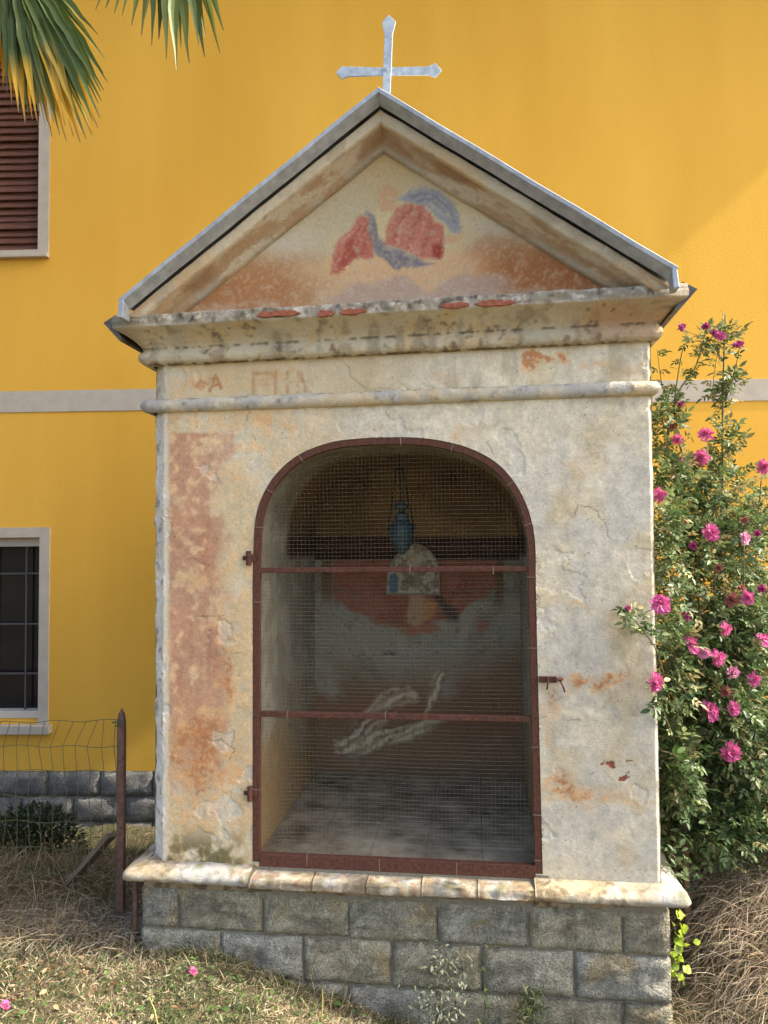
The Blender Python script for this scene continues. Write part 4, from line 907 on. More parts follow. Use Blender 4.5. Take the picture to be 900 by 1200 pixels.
# ================================================================== VEGETATION
M_leaf = leaf_mat('rose_leaf', .3, .45); M_grass = leaf_mat('grass_blade', .25, .7); M_petal = leaf_mat('rose_petal', .35, .6); M_palm = leaf_mat('palm_blade', .25, .5)
def blades(name, P, D, L, W, cols, curl, mat=M_grass, seg=3, kind=None, parent=None, tipc=None):
    """many thin blades: roots P, unit directions D, lengths, widths, root colours; curl bends them down"""
    n = len(P); D = D / np.linalg.norm(D, axis=1, keepdims=True); up = np.array([0, 0, 1.0]); r = rng.normal(size=(n, 3)); sx = np.cross(D, r); sx /= np.linalg.norm(sx, axis=1, keepdims=True)
    V = np.zeros((n, seg + 1, 2, 3)); CC = np.zeros((n, seg + 1, 2, 3)); hd = D.copy(); hd[:, 2] = 0
    for k in range(seg + 1):
        t = k / seg; c = P + D * (L * t)[:, None] + np.stack([np.zeros(n), np.zeros(n), -curl * L * t * t], 1) + sx * 0
        w = W * (1 - t) ** .7 * .5 + .0002
        V[:, k, 0] = c - sx * w[:, None]; V[:, k, 1] = c + sx * w[:, None]; tc = cols if tipc is None else cols * (1 - t) + tipc * t; CC[:, k, 0] = CC[:, k, 1] = tc
    i = (np.arange(n) * (seg + 1) * 2)[:, None] + (np.arange(seg) * 2)[None]; q = np.stack([i, i + 1, i + 3, i + 2], -1).reshape(-1, 4)
    o = np_mesh(name, V.reshape(-1, 3), q, mat, parent, CC.reshape(-1, 3), smooth=True)
    if kind: o['kind'] = kind
    return o
def pick(cols, n, jit=.12):
    cols = lin(np.array(cols, float)) * .8; k = rng.integers(0, len(cols), n); return cols[k] * (1 + rng.normal(0, jit, (n, 1)))
def inshrine(x, y, pad=0.0):
    q = np.stack([x, y, np.zeros_like(x)], 1) - np.array([ORG[0], ORG[1], 0]); u, w = q @ UX, q @ WY; return (u > -.885 - pad) & (u < .815 + pad) & (w > -.004 - pad) & (w < DEPTH + .06)
# short turf in front
n = 230000; x = rng.uniform(-1.55, 1.05, n); y = rng.uniform(1.85, 2.66, n); k = ~inshrine(x, y) & (x < .95 + .1 * rng.normal(size=n)); x, y = x[k], y[k]; n = len(x)
P = np.stack([x, y, gz(x, y) - .004], 1); pn = fbm(P * np.array([1, 1, 0]), 7, 900, 3); pn2 = fbm(P * np.array([1, 1, 0]), 3, 905, 3)
keep = rng.random(n) < np.clip(.6 + 1.4 * (pn - .3), .5, 1); P = P[keep]; pn = pn[keep]; pn2 = pn2[keep]; n = len(P)
D = rng.normal(size=(n, 3)); D[:, 2] = abs(D[:, 2]) * .75 + .12; gr = pick([(98, 112, 62), (80, 96, 52), (114, 122, 74), (126, 128, 88)], n); dr = pick([(206, 190, 150), (184, 164, 124), (216, 204, 170), (170, 150, 116)], n)
g = (rng.random(n) < np.clip(.72 + 3.6 * (pn2 - .5) - .2 * sst(-.3, .6, P[:, 0]), .08, .9))[:, None]
turf = blades('grass', P, D, rng.uniform(.008, .034, n) * (1 + (rng.random(n) < .06)), rng.uniform(.002, .0046, n), np.where(g, gr, dr), rng.uniform(.1, .7, n), kind='stuff', seg=2)
tag(turf, 'short half dry grass in front of the stone plinth', 'grass', kind='stuff')
# rank dry weeds behind the fence
n = 26000; x = rng.uniform(-2.6, -.85, n); y = rng.uniform(2.45, 4.42, n); k = ~inshrine(x, y, .01); x, y = x[k], y[k]; n = len(x); P = np.stack([x, y, gz(x, y) - .01], 1); pn = fbm(P, 3, 910, 3)
D = rng.normal(size=(n, 3)) * np.array([.8, .8, .5]); D[:, 2] = abs(D[:, 2]) + .25; g = (rng.random(n) < np.clip(.42 + 2.5 * (pn - .5), .05, .9))[:, None]
o = blades('weeds', P, D, rng.uniform(.06, .26, n) * (.6 + .9 * pn) * (1 - .6 * sst(3.3, 4.2, P[:, 1])), rng.uniform(.002, .0045, n), np.where(g, pick([(104, 108, 66), (84, 94, 54), (120, 118, 78)], n), pick([(176, 156, 116), (150, 128, 92), (128, 106, 78), (190, 172, 136)], n)), rng.uniform(.2, .9, n), kind='stuff')
tag(o, 'tangled dry weeds behind the wire fence', 'weeds', kind='stuff')
# bleached straw flopped along the fence foot
n = 3600; x = rng.uniform(-2.1, -.86, n); y = 2.60 + .10 * rng.normal(size=n) + (x + .9) * -.02; k = ~inshrine(x, y, .01); x, y = x[k], y[k]; n = len(x); P = np.stack([x, y, gz(x, y) + .01 + .03 * rng.random(n)], 1)
D = rng.normal(size=(n, 3)); D[:, 1] -= .6; D[:, 2] = abs(D[:, 2]) * .4 + .1
o = blades('straw', P, D, rng.uniform(.05, .15, n), rng.uniform(.0013, .0026, n), pick([(170, 158, 132), (146, 132, 106), (186, 176, 152)], n), rng.uniform(.4, 1.1, n), kind='stuff'); tag(o, 'bleached straw heaped along the foot of the wire fence', 'straw', kind='stuff')
# dry straw on the bank under the roses
n = 70000; x = rng.uniform(.80, 2.3, n); y = rng.uniform(1.7, 3.6, n); k = ~inshrine(x, y, .02); x, y = x[k], y[k]; n = len(x); P = np.stack([x, y, gz(x, y) + .03 * rng.random(n)], 1)
D = np.stack([-.6 + .6 * rng.normal(size=n), -.5 + .5 * rng.normal(size=n), .05 + .45 * rng.normal(size=n)], 1)
o = blades('straw', P, D, rng.uniform(.04, .17, n), rng.uniform(.0011, .0024, n), pick([(226, 204, 172), (206, 180, 146), (236, 218, 192), (180, 150, 120), (216, 198, 158), (160, 154, 108)], n), rng.uniform(.15, .6, n), kind='stuff', seg=4); tag(o, 'dry pinkish straw covering the bank under the rose bush', 'straw', kind='stuff')
n = 5000; x = rng.uniform(.80, 1.25, n); y = rng.uniform(2.0, 2.9, n); k = ~inshrine(x, y, .01) & (rng.random(n) < sst(1.2, .82, x)); x, y = x[k], y[k]; n = len(x); P = np.stack([x, y, gz(x, y)], 1); D = rng.normal(size=(n, 3)) * .6; D[:, 2] = abs(D[:, 2]) + .3
o = blades('grass', P, D, rng.uniform(.05, .16, n), rng.uniform(.002, .004, n), pick([(112, 116, 74), (96, 104, 60), (150, 142, 104)], n), rng.uniform(.2, .8, n), kind='stuff'); tag(o, 'thin greenish grass beside the right end of the plinth', 'grass', kind='stuff')

# ---- leaves
def leaflets(centers, axes, normals, L, W, cols, name, mat, parent, fold=.18, kind=None):
    """pointed oval leaflets: 8 vertices each"""
    n = len(centers); ax = axes / np.linalg.norm(axes, axis=1, keepdims=True); s = np.cross(ax, normals); s /= np.maximum(np.linalg.norm(s, axis=1, keepdims=True), 1e-6); nn = np.cross(s, ax)
    prof = [(0, 0), (.22, .75), (.52, 1.0), (.80, .55), (1, 0)]; V = []
    mid = lambda t: centers + ax * (L * t)[:, None] - nn * (L * .18 * t * t)[:, None]
    pts = [mid(np.full(n, 0.)), mid(np.full(n, .5)), mid(np.full(n, 1.))]
    for t, w in prof[1:4]:
        c = mid(np.full(n, t))
        for sg in (-1, 1): pts.append(c + s * (sg * W * w * .5)[:, None] + nn * (W * w * fold)[:, None])
    V = np.stack(pts, 1); b0 = (np.arange(n) * 9)[:, None]        # 0 base 1 mid 2 tip | 3 l22 4 r22 5 l52 6 r52 7 l80 8 r80
    q4 = np.concatenate([b0 + np.array([[0, 1, 5, 3]]), b0 + np.array([[0, 4, 6, 1]]), b0 + np.array([[1, 2, 7, 5]]), b0 + np.array([[1, 6, 8, 2]])])
    o = np_mesh(name, V.reshape(-1, 3), q4, mat, parent, np.repeat(cols, 9, 0), smooth=True)
    if kind: o['kind'] = kind
    return o
def compound(nodes, dirs, size, colr, n_l=5):
    """rose leaf: 5 leaflets on a short stalk"""
    n = len(nodes); cs, axs, nms, Ls, Ws, cc = [], [], [], [], [], []
    d = dirs / np.linalg.norm(dirs, axis=1, keepdims=True); up = np.array([.35, -.25, .9]) + rng.normal(0, .45, (n, 3)); s = np.cross(d, up); s /= np.linalg.norm(s, axis=1, keepdims=True); nrm = np.cross(s, d)
    for t, sg, sc in [(1.0, 0, 1.0), (.72, 1, .85), (.72, -1, .85), (.36, 1, .7), (.36, -1, .7)]:
        cs.append(nodes + d * (size * t * 1.1)[:, None]); a = d * (1.0 if sg == 0 else .55) + s * sg; axs.append(a + rng.normal(0, .12, (n, 3))); nms.append(nrm + rng.normal(0, .25, (n, 3)))
        Ls.append(size * sc * rng.uniform(.75, 1.05, n)); Ws.append(size * sc * .44 * rng.uniform(.8, 1.1, n)); cc.append(colr * rng.uniform(.85, 1.15, (n, 1)))
    return [np.concatenate(z) for z in (cs, axs, nms, Ls, Ws, cc)]
rose_base = W3(850, 1010, 2.95); rose_base[2] = float(gz(rose_base[0], rose_base[1]))
rose = empty('rose_bush', tuple(rose_base)); tag(rose, 'tall climbing rose bush with pink blossoms growing beside the shrine', 'rose bush')
rb = np.array(rose_base)
# canes
def spl(pts, n=24): return smooth_poly([np.array(p) for p in pts], n // max(1, len(pts) - 1) + 1)
def wp(px, py, y): return W3(px, py, y) - rb
cane_def = [  # (list of (px,py,depth), base radius)
    ([(845, 1000, 2.9), (842, 800, 2.85), (846, 600, 2.8), (847, 470, 2.78), (850, 368, 2.76)], .006),
    ([(830, 1000, 2.9), (822, 800, 2.8), (812, 600, 2.75), (790, 480, 2.75), (815, 430, 2.74), (828, 384, 2.72)], .005),
    ([(850, 470, 2.78), (862, 430, 2.76), (868, 400, 2.74)], .0025), ([(790, 470, 2.75), (800, 410, 2.74), (812, 395, 2.74)], .0025), ([(845, 420, 2.77), (830, 400, 2.76), (798, 386, 2.74)], .0022),
    ([(848, 480, 2.78), (835, 465, 2.77), (843, 395, 2.75)], .002),
    ([(800, 520, 2.75), (778, 460, 2.74), (770, 410, 2.74)], .0022), ([(812, 600, 2.75), (785, 540, 2.72), (775, 480, 2.72)], .003),
    ([(870, 1000, 2.95), (880, 800, 2.9), (886, 650, 2.85), (893, 550, 2.82)], .005), ([(846, 620, 2.8), (870, 590, 2.8), (900, 575, 2.8)], .003),
    ([(800, 1000, 2.8), (788, 850, 2.5), (772, 770, 2.32), (752, 738, 2.28), (735, 714, 2.27)], .0035), ([(795, 880, 2.5), (778, 835, 2.32), (766, 800, 2.28)], .003),
    ([(846, 560, 2.8), (815, 535, 2.76), (803, 545, 2.72)], .0025), ([(900, 1000, 3.0), (930, 800, 2.95), (940, 640, 2.95), (925, 560, 2.9)], .005),
    ([(860, 1000, 2.7), (856, 900, 2.58), (855, 880, 2.5)], .004), ([(820, 1000, 2.7), (815, 860, 2.6), (812, 760, 2.52)], .004), ([(878, 1000, 2.7), (872, 800, 2.6), (872, 640, 2.58)], .004), ([(835, 900, 2.7), (838, 700, 2.62), (832, 628, 2.6)], .003)]
canes = []
for cd, r in cane_def:
    p = spl([wp(*q) for q in cd]); canes.append(p); m = MB(); m.tube(p, list(np.linspace(r, r * .4, len(p))), 6); m.build('cane', flat_mat('green_cane', C(96, 104, 62), C(120, 100, 70), 20, .7) if not bpy.data.materials.get('green_cane') else bpy.data.materials['green_cane'], rose, smooth=True)
# leaf nodes: along canes and in the bushy mass
N, Dn = [], []
for k, p in enumerate(canes):
    d = np.linalg.norm(np.diff(p, axis=0), axis=1).sum(); cnt = int(d / (.022 if k < 9 else .018)); 
    for t in rng.uniform(.05, 1, cnt):
        q = p[int(t * (len(p) - 1))]; N.append(q + rng.normal(0, .004, 3)); a = rng.uniform(0, 2 * pi); Dn.append((cos(a), sin(a) * .8, rng.normal(.1, .35)))
lobes = [  # px, py, depth y, rx, ry(z), rdepth, count   (metres)
    (784, 640, 2.44, .030, .20, .09, 120), (788, 780, 2.46, .045, .22, .10, 200), (795, 900, 2.48, .05, .16, .10, 190), (840, 800, 2.58, .12, .22, .12, 420), (880, 880, 2.62, .14, .18, .12, 380), (850, 960, 2.62, .14, .09, .12, 240), (890, 960, 2.7, .18, .10, .15, 260), (876, 740, 2.62, .10, .14, .10, 220),
    (850, 930, 2.85, .26, .16, .28, 560), (800, 850, 2.82, .16, .22, .26, 520), (870, 830, 2.85, .22, .22, .30, 640), (825, 740, 2.80, .17, .18, .26, 540), (885, 720, 2.88, .15, .18, .28, 420), (800, 640, 2.78, .11, .16, .2, 330), (850, 640, 2.82, .13, .13, .22, 330),
    (785, 560, 2.75, .075, .13, .14, 170), (835, 575, 2.80, .10, .09, .16, 170), (780, 490, 2.74, .05, .08, .1, 60), (930, 880, 2.95, .25, .35, .3, 500), (880, 610, 2.85, .08, .10, .15, 90), (800, 930, 2.72, .10, .14, .14, 190), (840, 980, 2.75, .20, .09, .18, 230), (850, 520, 2.78, .06, .06, .08, 45), (850, 450, 2.77, .05, .06, .06, 26), (845, 395, 2.75, .07, .03, .05, 26)]
for px, py, y, rx, rz_, ry, cnt in lobes:
    cnt = int(cnt * 1.55); c = wp(px, py, y); v = rng.normal(size=(cnt, 3)); v /= np.linalg.norm(v, axis=1, keepdims=True); v *= (rng.random((cnt, 1)) ** .38) * (1 + .22 * rng.normal(size=(cnt, 1)))
    q = c + v * np.array([rx, ry, rz_]); N += list(q); dd = v + rng.normal(0, .7, (cnt, 3)) + np.array([.1, -.35, .15]); Dn += list(dd)
N = np.array(N); Dn = np.array(Dn)
wn_ = N + rb; ql = wn_ - ORG; uu, wwv = ql @ UX, ql @ WY
okn = ~((uu < .812) & (wwv > -.02)) & (wn_[:, 1] < WALL_Y - .05) & ~((uu < .79) & (wn_[:, 2] > 1.45) & (wwv < 0)); N, Dn = N[okn], Dn[okn]; n = len(N)
lc = pick([(106, 128, 76), (88, 114, 64), (124, 142, 90), (80, 104, 62), (152, 164, 110), (110, 132, 80), (162, 150, 100)], n, .18)
cs, axs, nms, Ls, Ws, cc = compound(N, Dn, rng.uniform(.020, .037, n), lc)
leaflets(cs, axs, nms, Ls, Ws, cc, 'foliage', M_leaf, rose, kind='stuff')
# blossoms
def rose_mesh(seed, size, c_in, c_out, open_=1.0):
    r = np.random.default_rng(seed); VV, QQ, CC = [], [], []; b0 = 0
    for ring, (np_, rad, tilt, ln) in enumerate([(5, .10, 80, .42), (7, .12, 60, .62), (9, .14, 38, .85), (10, .16, 16, 1.0), (9, .16, 0, 1.0)]):
        for k in range(np_):
            a = 2 * pi * (k + r.random() * .5) / np_ + ring; ti = radians(tilt * (1.3 - .3 * open_) + r.normal(0, 9)); L = ln * r.uniform(.8, 1.12); W = L * r.uniform(.42, .6)
            d = np.array([cos(a) * cos(ti), sin(a) * cos(ti), sin(ti)]); s = np.array([-sin(a), cos(a), 0]); nn = np.cross(d, s); g = []
            for t, w in [(0, .15), (.35, .7), (.7, 1.0), (1.0, .45)]:
                for sg in (-1, 0, 1): g.append(d * L * t + s * sg * W * .5 * w + nn * (.16 * t * t * r.normal(.2, .6) + .12 * abs(sg) * w) + np.array([0, 0, .06 * (4 - ring)]))
                CC += [np.array(c_in) * (1 - t) + np.array(c_out) * t] * 3
            VV += g
            for i in range(3):
                for j in range(2): QQ.append((b0 + i * 3 + j, b0 + i * 3 + j + 1, b0 + i * 3 + 4 + j, b0 + i * 3 + 3 + j))
            b0 += 12
    V = np.array(VV) * size; c = lin(np.array(CC)) * .9 * (1 + r.normal(0, .06, (len(CC), 1)))
    return np_mesh('blossom', V, np.array(QQ), M_petal, None, c, link=False)
pink = [rose_mesh(k, .036, (244, 176, 206), (224, 100, 162)) for k in range(3)]; lightp = [rose_mesh(k + 5, .034, (246, 210, 220), (236, 150, 192)) for k in range(2)]; dark = [rose_mesh(k + 9, .030, (196, 84, 140), (170, 66, 120), .5) for k in range(2)]; wither = [rose_mesh(k + 13, .028, (176, 130, 100), (160, 92, 90), .4) for k in range(2)]
flw = [(798, 384, 'd', .8), (827, 383, 'd', .7), (843, 395, 'p', .8), (865, 405, 'd', .85), (836, 390, 'd', .6), (797, 474, 'd', .8), (827, 510, 'p', 1), (794, 515, 'p', .9), (821, 537, 'p', 1.05), (802, 543, 'p', .95), (894, 547, 'p', .95), (772, 580, 'p', .9), (832, 624, 'p', 1), (799, 614, 'w', .9), (872, 631, 'l', .85), (774, 708, 'p', 1.1), (804, 720, 'd', .9), (849, 737, 'p', .9), (876, 700, 'p', .8),
       (810, 756, 'p', 1), (825, 764, 'l', .9), (840, 771, 'p', 1.1), (857, 787, 'l', 1), (766, 799, 'p', 1), (894, 750, 'p', .9), (883, 796, 'p', .9), (858, 704, 'w', 1), (735, 713, 'd', .5), (832, 833, 'p', 1.1), (858, 830, 'p', .95), (855, 880, 'p', 1.2), (873, 610, 'w', .7), (788, 500, 'w', .7), (893, 690, 'd', .7), (868, 690, 'w', .8), (842, 665, 'w', .7), (888, 625, 'd', .6), (850, 810, 'w', .8), (800, 665, 'w', .6), (812, 640, 'd', .6)]
for i, (px, py, t, s_) in enumerate(flw):
    o = rnd.choice({'p': pink, 'l': lightp, 'd': dark, 'w': wither}[t]).copy(); col.objects.link(o); o.parent = rose
    y = 2.43 + .03 * rnd.random() if py > 560 else 2.70
    if px < 780: y = 2.27 if py > 650 else 2.36
    o.location = tuple(wp(px, py, y)); dv = Vector((rnd.uniform(-.8, .9), -1, rnd.uniform(-.3, 1.1))); o.rotation_euler = dv.to_track_quat('Z', 'Y').to_euler(); sc_ = s_ * rnd.uniform(.68, .92); o.scale = (sc_, sc_ * rnd.uniform(.85, 1.1), sc_)
# rusty stake in the rose bush
rp = W3(806, 1085, 2.62); rz0 = float(gz(rp[0], rp[1])) - .03; zt_ = W3(801, 890, 2.62)[2]
m = MB(); m.box((-.010, -.005, 0), (.010, .005, zt_ - rz0)); m.box((-.004, .0045, 0), (.004, .02, zt_ - rz0)); o = m.build('iron_stake', M_rustpost, None, bevel=.002); o.location = (rp[0], rp[1], rz0); tag(o, 'rusty iron stake standing among the lower rose leaves', 'stake')

# ---- ivy beside the plinth
def small_plant(name, label, cat, pts, size, cols, L=(.02, .035), stem=True, spread=.02, mat=M_leaf, wid=.6):
    base = np.array(pts[0]); e = empty(name, tuple(base)); tag(e, label, cat); P = spl([np.array(p) - base for p in pts], 16)
    if stem:
        m = MB(); m.tube(P, .0016, 5); m.build('stem', bpy.data.materials['green_cane'], e)
    n = size; idx = rng.integers(0, len(P), n); c = P[idx] + rng.normal(0, spread, (n, 3)) * np.array([1, .5, 1]); ax = rng.normal(size=(n, 3)); nm = np.array([.3, -.6, .6]) + rng.normal(0, .4, (n, 3))
    LL = rng.uniform(*L, n); leaflets(c, ax, nm, LL, LL * wid, pick(cols, n), 'leaves', mat, e, kind='stuff'); return e
ga = lambda px, py, y: W3(px, py, y)
small_plant('ivy', 'bright yellow green vine leaves at the right edge of the stone plinth', 'vine', [ga(793, 1135, 2.36), ga(795, 1110, 2.36), ga(790, 1085, 2.36)], 34, [(176, 196, 60), (150, 176, 54), (196, 210, 90)], (.022, .036), spread=.022, wid=.85)
small_plant('vine_shoot', 'fresh light green shoot with broad leaves at the rose bush edge by the shrine', 'vine', [ga(806, 930, 2.5), ga(795, 890, 2.42), ga(776, 880, 2.4)], 18, [(120, 150, 64), (140, 166, 76), (104, 134, 58)], (.03, .045), spread=.026, wid=.55)
g1 = W3(520, 1192, 2.33); small_plant('weed', 'grey green weed growing at the foot of the plinth', 'weed', [g1 + np.array([0, 0, -.03]), g1 + np.array([-.01, -.0, .07]), g1 + np.array([.02, 0, .15])], 420, [(134, 140, 112), (112, 120, 92), (150, 154, 128)], (.010, .024), spread=.045, wid=.3)
g1 = W3(568, 1160, 2.33); small_plant('climbing_weed', 'thin light green weed climbing up the stone blocks', 'weed', [g1 + np.array([0, 0, -.12]), g1, W3(570, 1110, 2.33), W3(575, 1075, 2.34)], 26, [(120, 138, 72), (100, 120, 60)], (.012, .022), spread=.014, wid=.5)
g1 = W3(622, 1194, 2.31); small_plant('grass_tuft', 'dark green grass tuft at the foot of the plinth', 'tuft', [g1, g1 + np.array([.0, 0, .03]), g1 + np.array([.01, 0, .05])], 160, [(96, 104, 62), (80, 90, 52)], (.02, .04), spread=.024, stem=False, wid=.14)
# dark shrub behind the fence
sb = W3(38, 985, 3.9); sb[2] = float(gz(sb[0], sb[1])); e = empty('dark_shrub', tuple(sb)); tag(e, 'low dark green shrub behind the fence against the house base', 'shrub')
n = 2600; v = rng.normal(size=(n, 3)); v /= np.linalg.norm(v, axis=1, keepdims=True); v[:, 2] = abs(v[:, 2]); v *= rng.random((n, 1)) ** .4; P = v * np.array([.27, .2, .26]) + np.array([0, 0, .01]); LL = rng.uniform(.02, .04, n)
leaflets(P, v + rng.normal(0, .5, (n, 3)), rng.normal(size=(n, 3)), LL, LL * .3, pick([(58, 78, 48), (46, 64, 40), (74, 92, 56)], n), 'foliage', M_leaf, e, kind='stuff')
m = MB()
for k in range(5): a = k * 1.25; m.tube([(0, 0, -.02), (.08 * cos(a), .06 * sin(a), .09), (.18 * cos(a), .13 * sin(a), .16)], [.006, .004, .002], 5)
m.build('stem', M_wood, e)
# dry stalks poking up behind the fence and in the turf
for pts, lab in [([ground_hit(376, 1199), None, W3(378, 1158, 2.3)], 'dry straw stalk standing before the middle of the plinth'), ([ground_hit(185, 1199), None, W3(190, 1160, 2.2)], 'yellowish stalk standing in the turf before the left end of the plinth')]:
    a, b_ = pts[0], pts[2]; b_[2] = max(b_[2], a[2] + .07); b_[1] = a[1]; m = MB(); m.tube([(0, 0, -.01), (b_ - a) * .5 + np.array([.003, 0, 0]), b_ - a], [.002, .0016, .0008], 5); o = m.build('dry_stalk', bpy.data.materials.get('dry_stalk') or flat_mat('dry_stalk', C(206, 184, 110)), None); o.location = tuple(a); tag(o, lab, 'stalk')
# fallen petals
for px, py, lab in [(226, 1143, 'fallen pink rose petal on the turf by the plinth left corner'), (6, 1183, 'fallen pink rose petal on the open turf away from the shrine')]:
    g1 = ground_hit(px, py); o = rnd.choice(pink).copy(); o.data = o.data; o.name = 'fallen_petal'; col.objects.link(o); o.location = (g1[0], g1[1], g1[2] + .012); o.scale = (.42, .42, .3); o.rotation_euler = (.6, .2, 1); tag(o, lab, 'petal')

# ---- palm
PY = 3.35
crown = W3(-150, -210, PY + .1); pbase = np.array([crown[0], crown[1], float(gz(crown[0], crown[1]))])
palm = empty('fan_palm', tuple(pbase)); tag(palm, 'fan palm whose green fronds with yellow tips hang in front of the house', 'palm')
M_trunk = flat_mat('fibrous_palm_trunk', C(86, 66, 48), C(122, 98, 72), 14, .95, stretch=(6, 6, 1.5), layers=((40, .8, 6),), dist=.03)
m = MB(); H = crown[2] - pbase[2]; zz_ = np.linspace(-.1, H, 40); m.tube([(.03 * sin(z * 1.3), .02 * sin(z), z) for z in zz_], [.13 + .018 * sin(z * 40) - .01 * z / H for z in zz_], 14); m.build('trunk', M_trunk, palm, smooth=True)
cl = crown - pbase; M_pet = flat_mat('palm_stalk', C(110, 122, 70), rough=.6)
def frond(hub, tips, seed, yellow=()):
    """fan blade: one folded segment from the hub to every tip"""
    r = np.random.default_rng(seed); fr_ = empty('frond', tuple(hub), 0, palm); m = MB(); a = cl - hub
    m.tube([a + np.array([0, 0, -.03]), a * .6 + np.array([0, 0, .10 * np.linalg.norm(a)]), a * .2 + np.array([0, 0, .03]), (0, 0, 0)], [.012, .010, .008, .006], 6); m.build('stalk', M_pet, fr_, smooth=True)
    ce = np.mean([t - hub for t in tips], axis=0)
    for k, tp_ in enumerate(tips):
        d = tp_ - hub; L = np.linalg.norm(d); d = d / L; view = np.array([0, -1.0, .15]) + r.normal(0, .25, 3); s = np.cross(d, view); s /= np.linalg.norm(s); nn = np.cross(s, d); V = []; CC = []; T = np.linspace(0, 1, 13)
        wmax = L * (.045 if len(tips) > 24 else .06) * r.uniform(.85, 1.1); yl = yellow[k] if k < len(yellow) else 0; gcol = lin(np.array([(92, 108, 50), (110, 124, 60), (76, 92, 44), (130, 140, 80)][r.integers(0, 4)], float)) * .95
        yst = r.uniform(.68, .84); tw = r.normal(0, .35)
        for t in T:
            w = wmax * (.22 + .78 * sst(0, .45, t)) * (1 - sst(.68, 1.03, t) * .95) + .0006
            c = d * L * t + np.array([0, 0, 1]) * L * .055 * sin(t * pi) - np.array([0, 0, 1]) * L * .05 * t ** 3 * 0 + s * L * .02 * sin(t * pi) * r.normal(.0, .3)
            ss = s * cos(tw * t) + nn * sin(tw * t); n2_ = nn * cos(tw * t) - ss * 0
            for sg in (-1, 0, 1): V.append(c + ss * sg * w * .5 + n2_ * (abs(sg) * w * .32))
            cc_ = gcol.copy()
            if yl: cc_ = cc_ + (lin(np.array([222., 176, 52])) * .8 - cc_) * float(sst(yst - .10, yst, t) * yl)
            cc_ = cc_ + (lin(np.array([136., 96, 62])) * .8 - cc_) * float(sst(.93, .985, t) * (1 if yl else .5))
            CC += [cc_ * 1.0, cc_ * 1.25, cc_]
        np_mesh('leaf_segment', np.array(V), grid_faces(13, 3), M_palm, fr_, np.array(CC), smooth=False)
    return fr_
def pxtips(lst, y, dy=.05): return [W3(a, b_, y + rnd.uniform(-dy, dy)) - pbase for a, b_ in lst]
hub = W3(6, -62, PY) - pbase
t1x = []
t1 = [(-40, 120), (-24, 140), (-8, 128), (4, 106), (14, 126), (22, 132), (30, 146), (38, 140), (46, 152), (54, 148), (61, 160), (70, 158), (78, 166), (86, 160), (94, 167), (101, 163), (108, 158), (115, 150), (118, 136), (119, 118), (122, 106), (126, 97), (117, 60), (108, 48)]
y1 = [1] * 4 + [.9, 1, 1, 1, .6, 1, 1, 0, 1, 1, 1, 0, .8, 1, .6, 0, 0, 0, .4, 0]; y1x = []
for k in range(len(t1)):
    t1x.append(t1[k]); y1x.append(y1[k])
    if k + 1 < len(t1): t1x.append(((t1[k][0] + t1[k + 1][0]) / 2 + rnd.uniform(-3, 3), (t1[k][1] + t1[k + 1][1]) / 2 - rnd.uniform(4, 22))); y1x.append(rnd.choice([0, .7, 1]) if k < 17 else 0)
frond(hub, pxtips(t1x, PY), 1, y1x)
hub2 = W3(196, -150, PY - .1) - pbase
t2 = [(112, 12), (124, 10), (134, 16), (143, 19), (154, 30), (166, 42), (178, 54), (186, 46), (195, 70), (207, 82), (212, 56), (222, 74), (233, 52), (240, 67), (241, 44), (258, 62), (262, 36), (244, 16), (290, -30), (280, -70)]
frond(hub2, pxtips(t2, PY - .1), 2)
for k, (a, el, ln) in enumerate([(100, 50, .75), (200, 40, .8), (300, 25, .75), (20, 75, .8), (240, -15, .7), (150, 0, .75)]):
    d = np.array([cos(radians(a)) * cos(radians(el)), sin(radians(a)) * cos(radians(el)), sin(radians(el))]); hb_ = cl + d * ln * .9; s = np.cross(d, (0, 0, 1)); s /= np.linalg.norm(s); nrm = np.cross(s, d)
    tips = [hb_ + (d * cos(b_) + s * sin(b_)) * .62 + np.array([0, 0, -.15]) for b_ in np.linspace(-1.9, 1.9, 26)]; frond(hb_, tips, 20 + k)
# leaves pushing over the right end of the plinth cap
small_plant('rose_shoot', 'low leafy green shoot hanging over the right end of the plinth cap', 'shoot', [ga(806, 1040, 2.5), ga(800, 1015, 2.44), ga(786, 1000, 2.44)], 60, [(96, 118, 70), (80, 106, 60), (112, 130, 82)], (.02, .034), spread=.024, wid=.45)
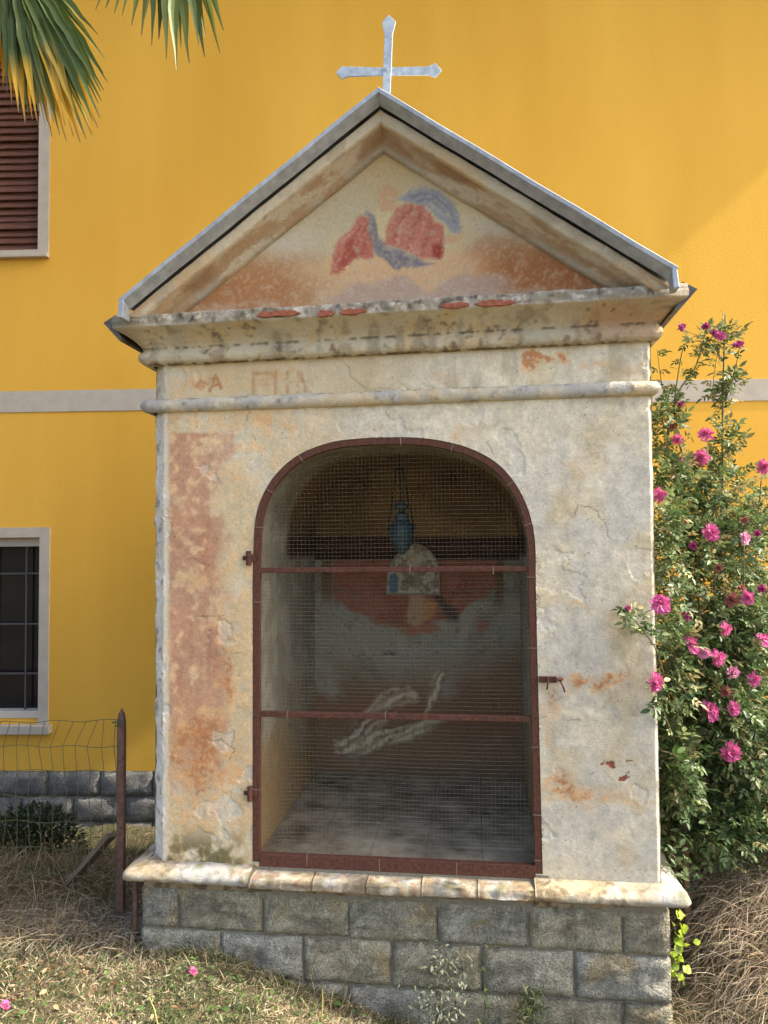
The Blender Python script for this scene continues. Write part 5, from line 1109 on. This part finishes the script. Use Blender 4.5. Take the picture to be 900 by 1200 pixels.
# taller dry tufts and weeds along the foot of the plinth
n = 2600; xx = rng.uniform(-.75, .82, n); ww_ = -rng.random(n) ** 2 * .07 - .018
P = ORG + xx[:, None] * UX + ww_[:, None] * WY; P[:, 2] = gz(P[:, 0], P[:, 1]) - .004; pn = fbm(P * np.array([1, 1, 0]), 6, 950, 3); k = rng.random(n) < np.clip((pn - .40) * 5, .08, 1); P = P[k]; n = len(P)
D = rng.normal(size=(n, 3)) * np.array([.6, .45, .4]); D[:, 1] -= .12; D[:, 2] = abs(D[:, 2]) + .45
o = blades('grass', P, D, rng.uniform(.03, .095, n), rng.uniform(.0018, .0036, n), pick([(112, 122, 76), (92, 104, 60), (184, 166, 122), (150, 138, 100), (204, 186, 142)], n), rng.uniform(.1, .7, n), kind='stuff'); tag(o, 'taller dry grass tufts along the foot of the stone blocks', 'grass', kind='stuff')
# sparser turf further out
n = 60000; x = rng.uniform(-3.2, 2.6, n); y = rng.uniform(.2, 2.7, n); k = ~inshrine(x, y) & ~((x > -1.55) & (x < 1.05) & (y > 1.85)) & (x < 1.1); x, y = x[k], y[k]; n = len(x); P = np.stack([x, y, gz(x, y) - .004], 1); pn2 = fbm(P * np.array([1, 1, 0]), 3, 905, 3)
D = rng.normal(size=(n, 3)); D[:, 2] = abs(D[:, 2]) * .75 + .15; g = (rng.random(n) < np.clip(.6 + 3.6 * (pn2 - .5), .08, .9))[:, None]
o = blades('grass', P, D, rng.uniform(.015, .055, n), rng.uniform(.003, .006, n), np.where(g, pick([(98, 112, 62), (80, 96, 52), (114, 122, 74)], n), pick([(206, 190, 150), (184, 164, 124), (170, 150, 116)], n)), rng.uniform(.1, .7, n), kind='stuff', seg=2); tag(o, 'thin half dry grass on the open ground away from the shrine', 'grass', kind='stuff')
# dead leaves and clover scattered through the turf
n = 1500; x = rng.uniform(-1.5, .95, n); y = rng.uniform(1.9, 2.5, n); k = ~inshrine(x, y, .01); x, y = x[k], y[k]; n = len(x); P = np.stack([x, y, gz(x, y) + .012 + .012 * rng.random(n)], 1); pn = fbm(P * np.array([1, 1, 0]), 5, 960, 3); g = (rng.random(n) < np.clip(.6 + 5 * (pn - .5), 0, 1))[:, None]
LL = rng.uniform(.010, .024, n); D = rng.normal(size=(n, 3)) * np.array([1, 1, .3])
o = leaflets(P, D, np.array([0, -.3, 1]) + rng.normal(0, .4, (n, 3)), LL, LL * rng.uniform(.3, .7, n), np.where(g, pick([(96, 120, 60), (116, 134, 76)], n), pick([(150, 116, 80), (120, 92, 66), (196, 170, 128)], n)), 'leaf_litter', M_leaf, None, kind='stuff'); tag(o, 'small clover and dead leaves scattered in the turf', 'leaves', kind='stuff')
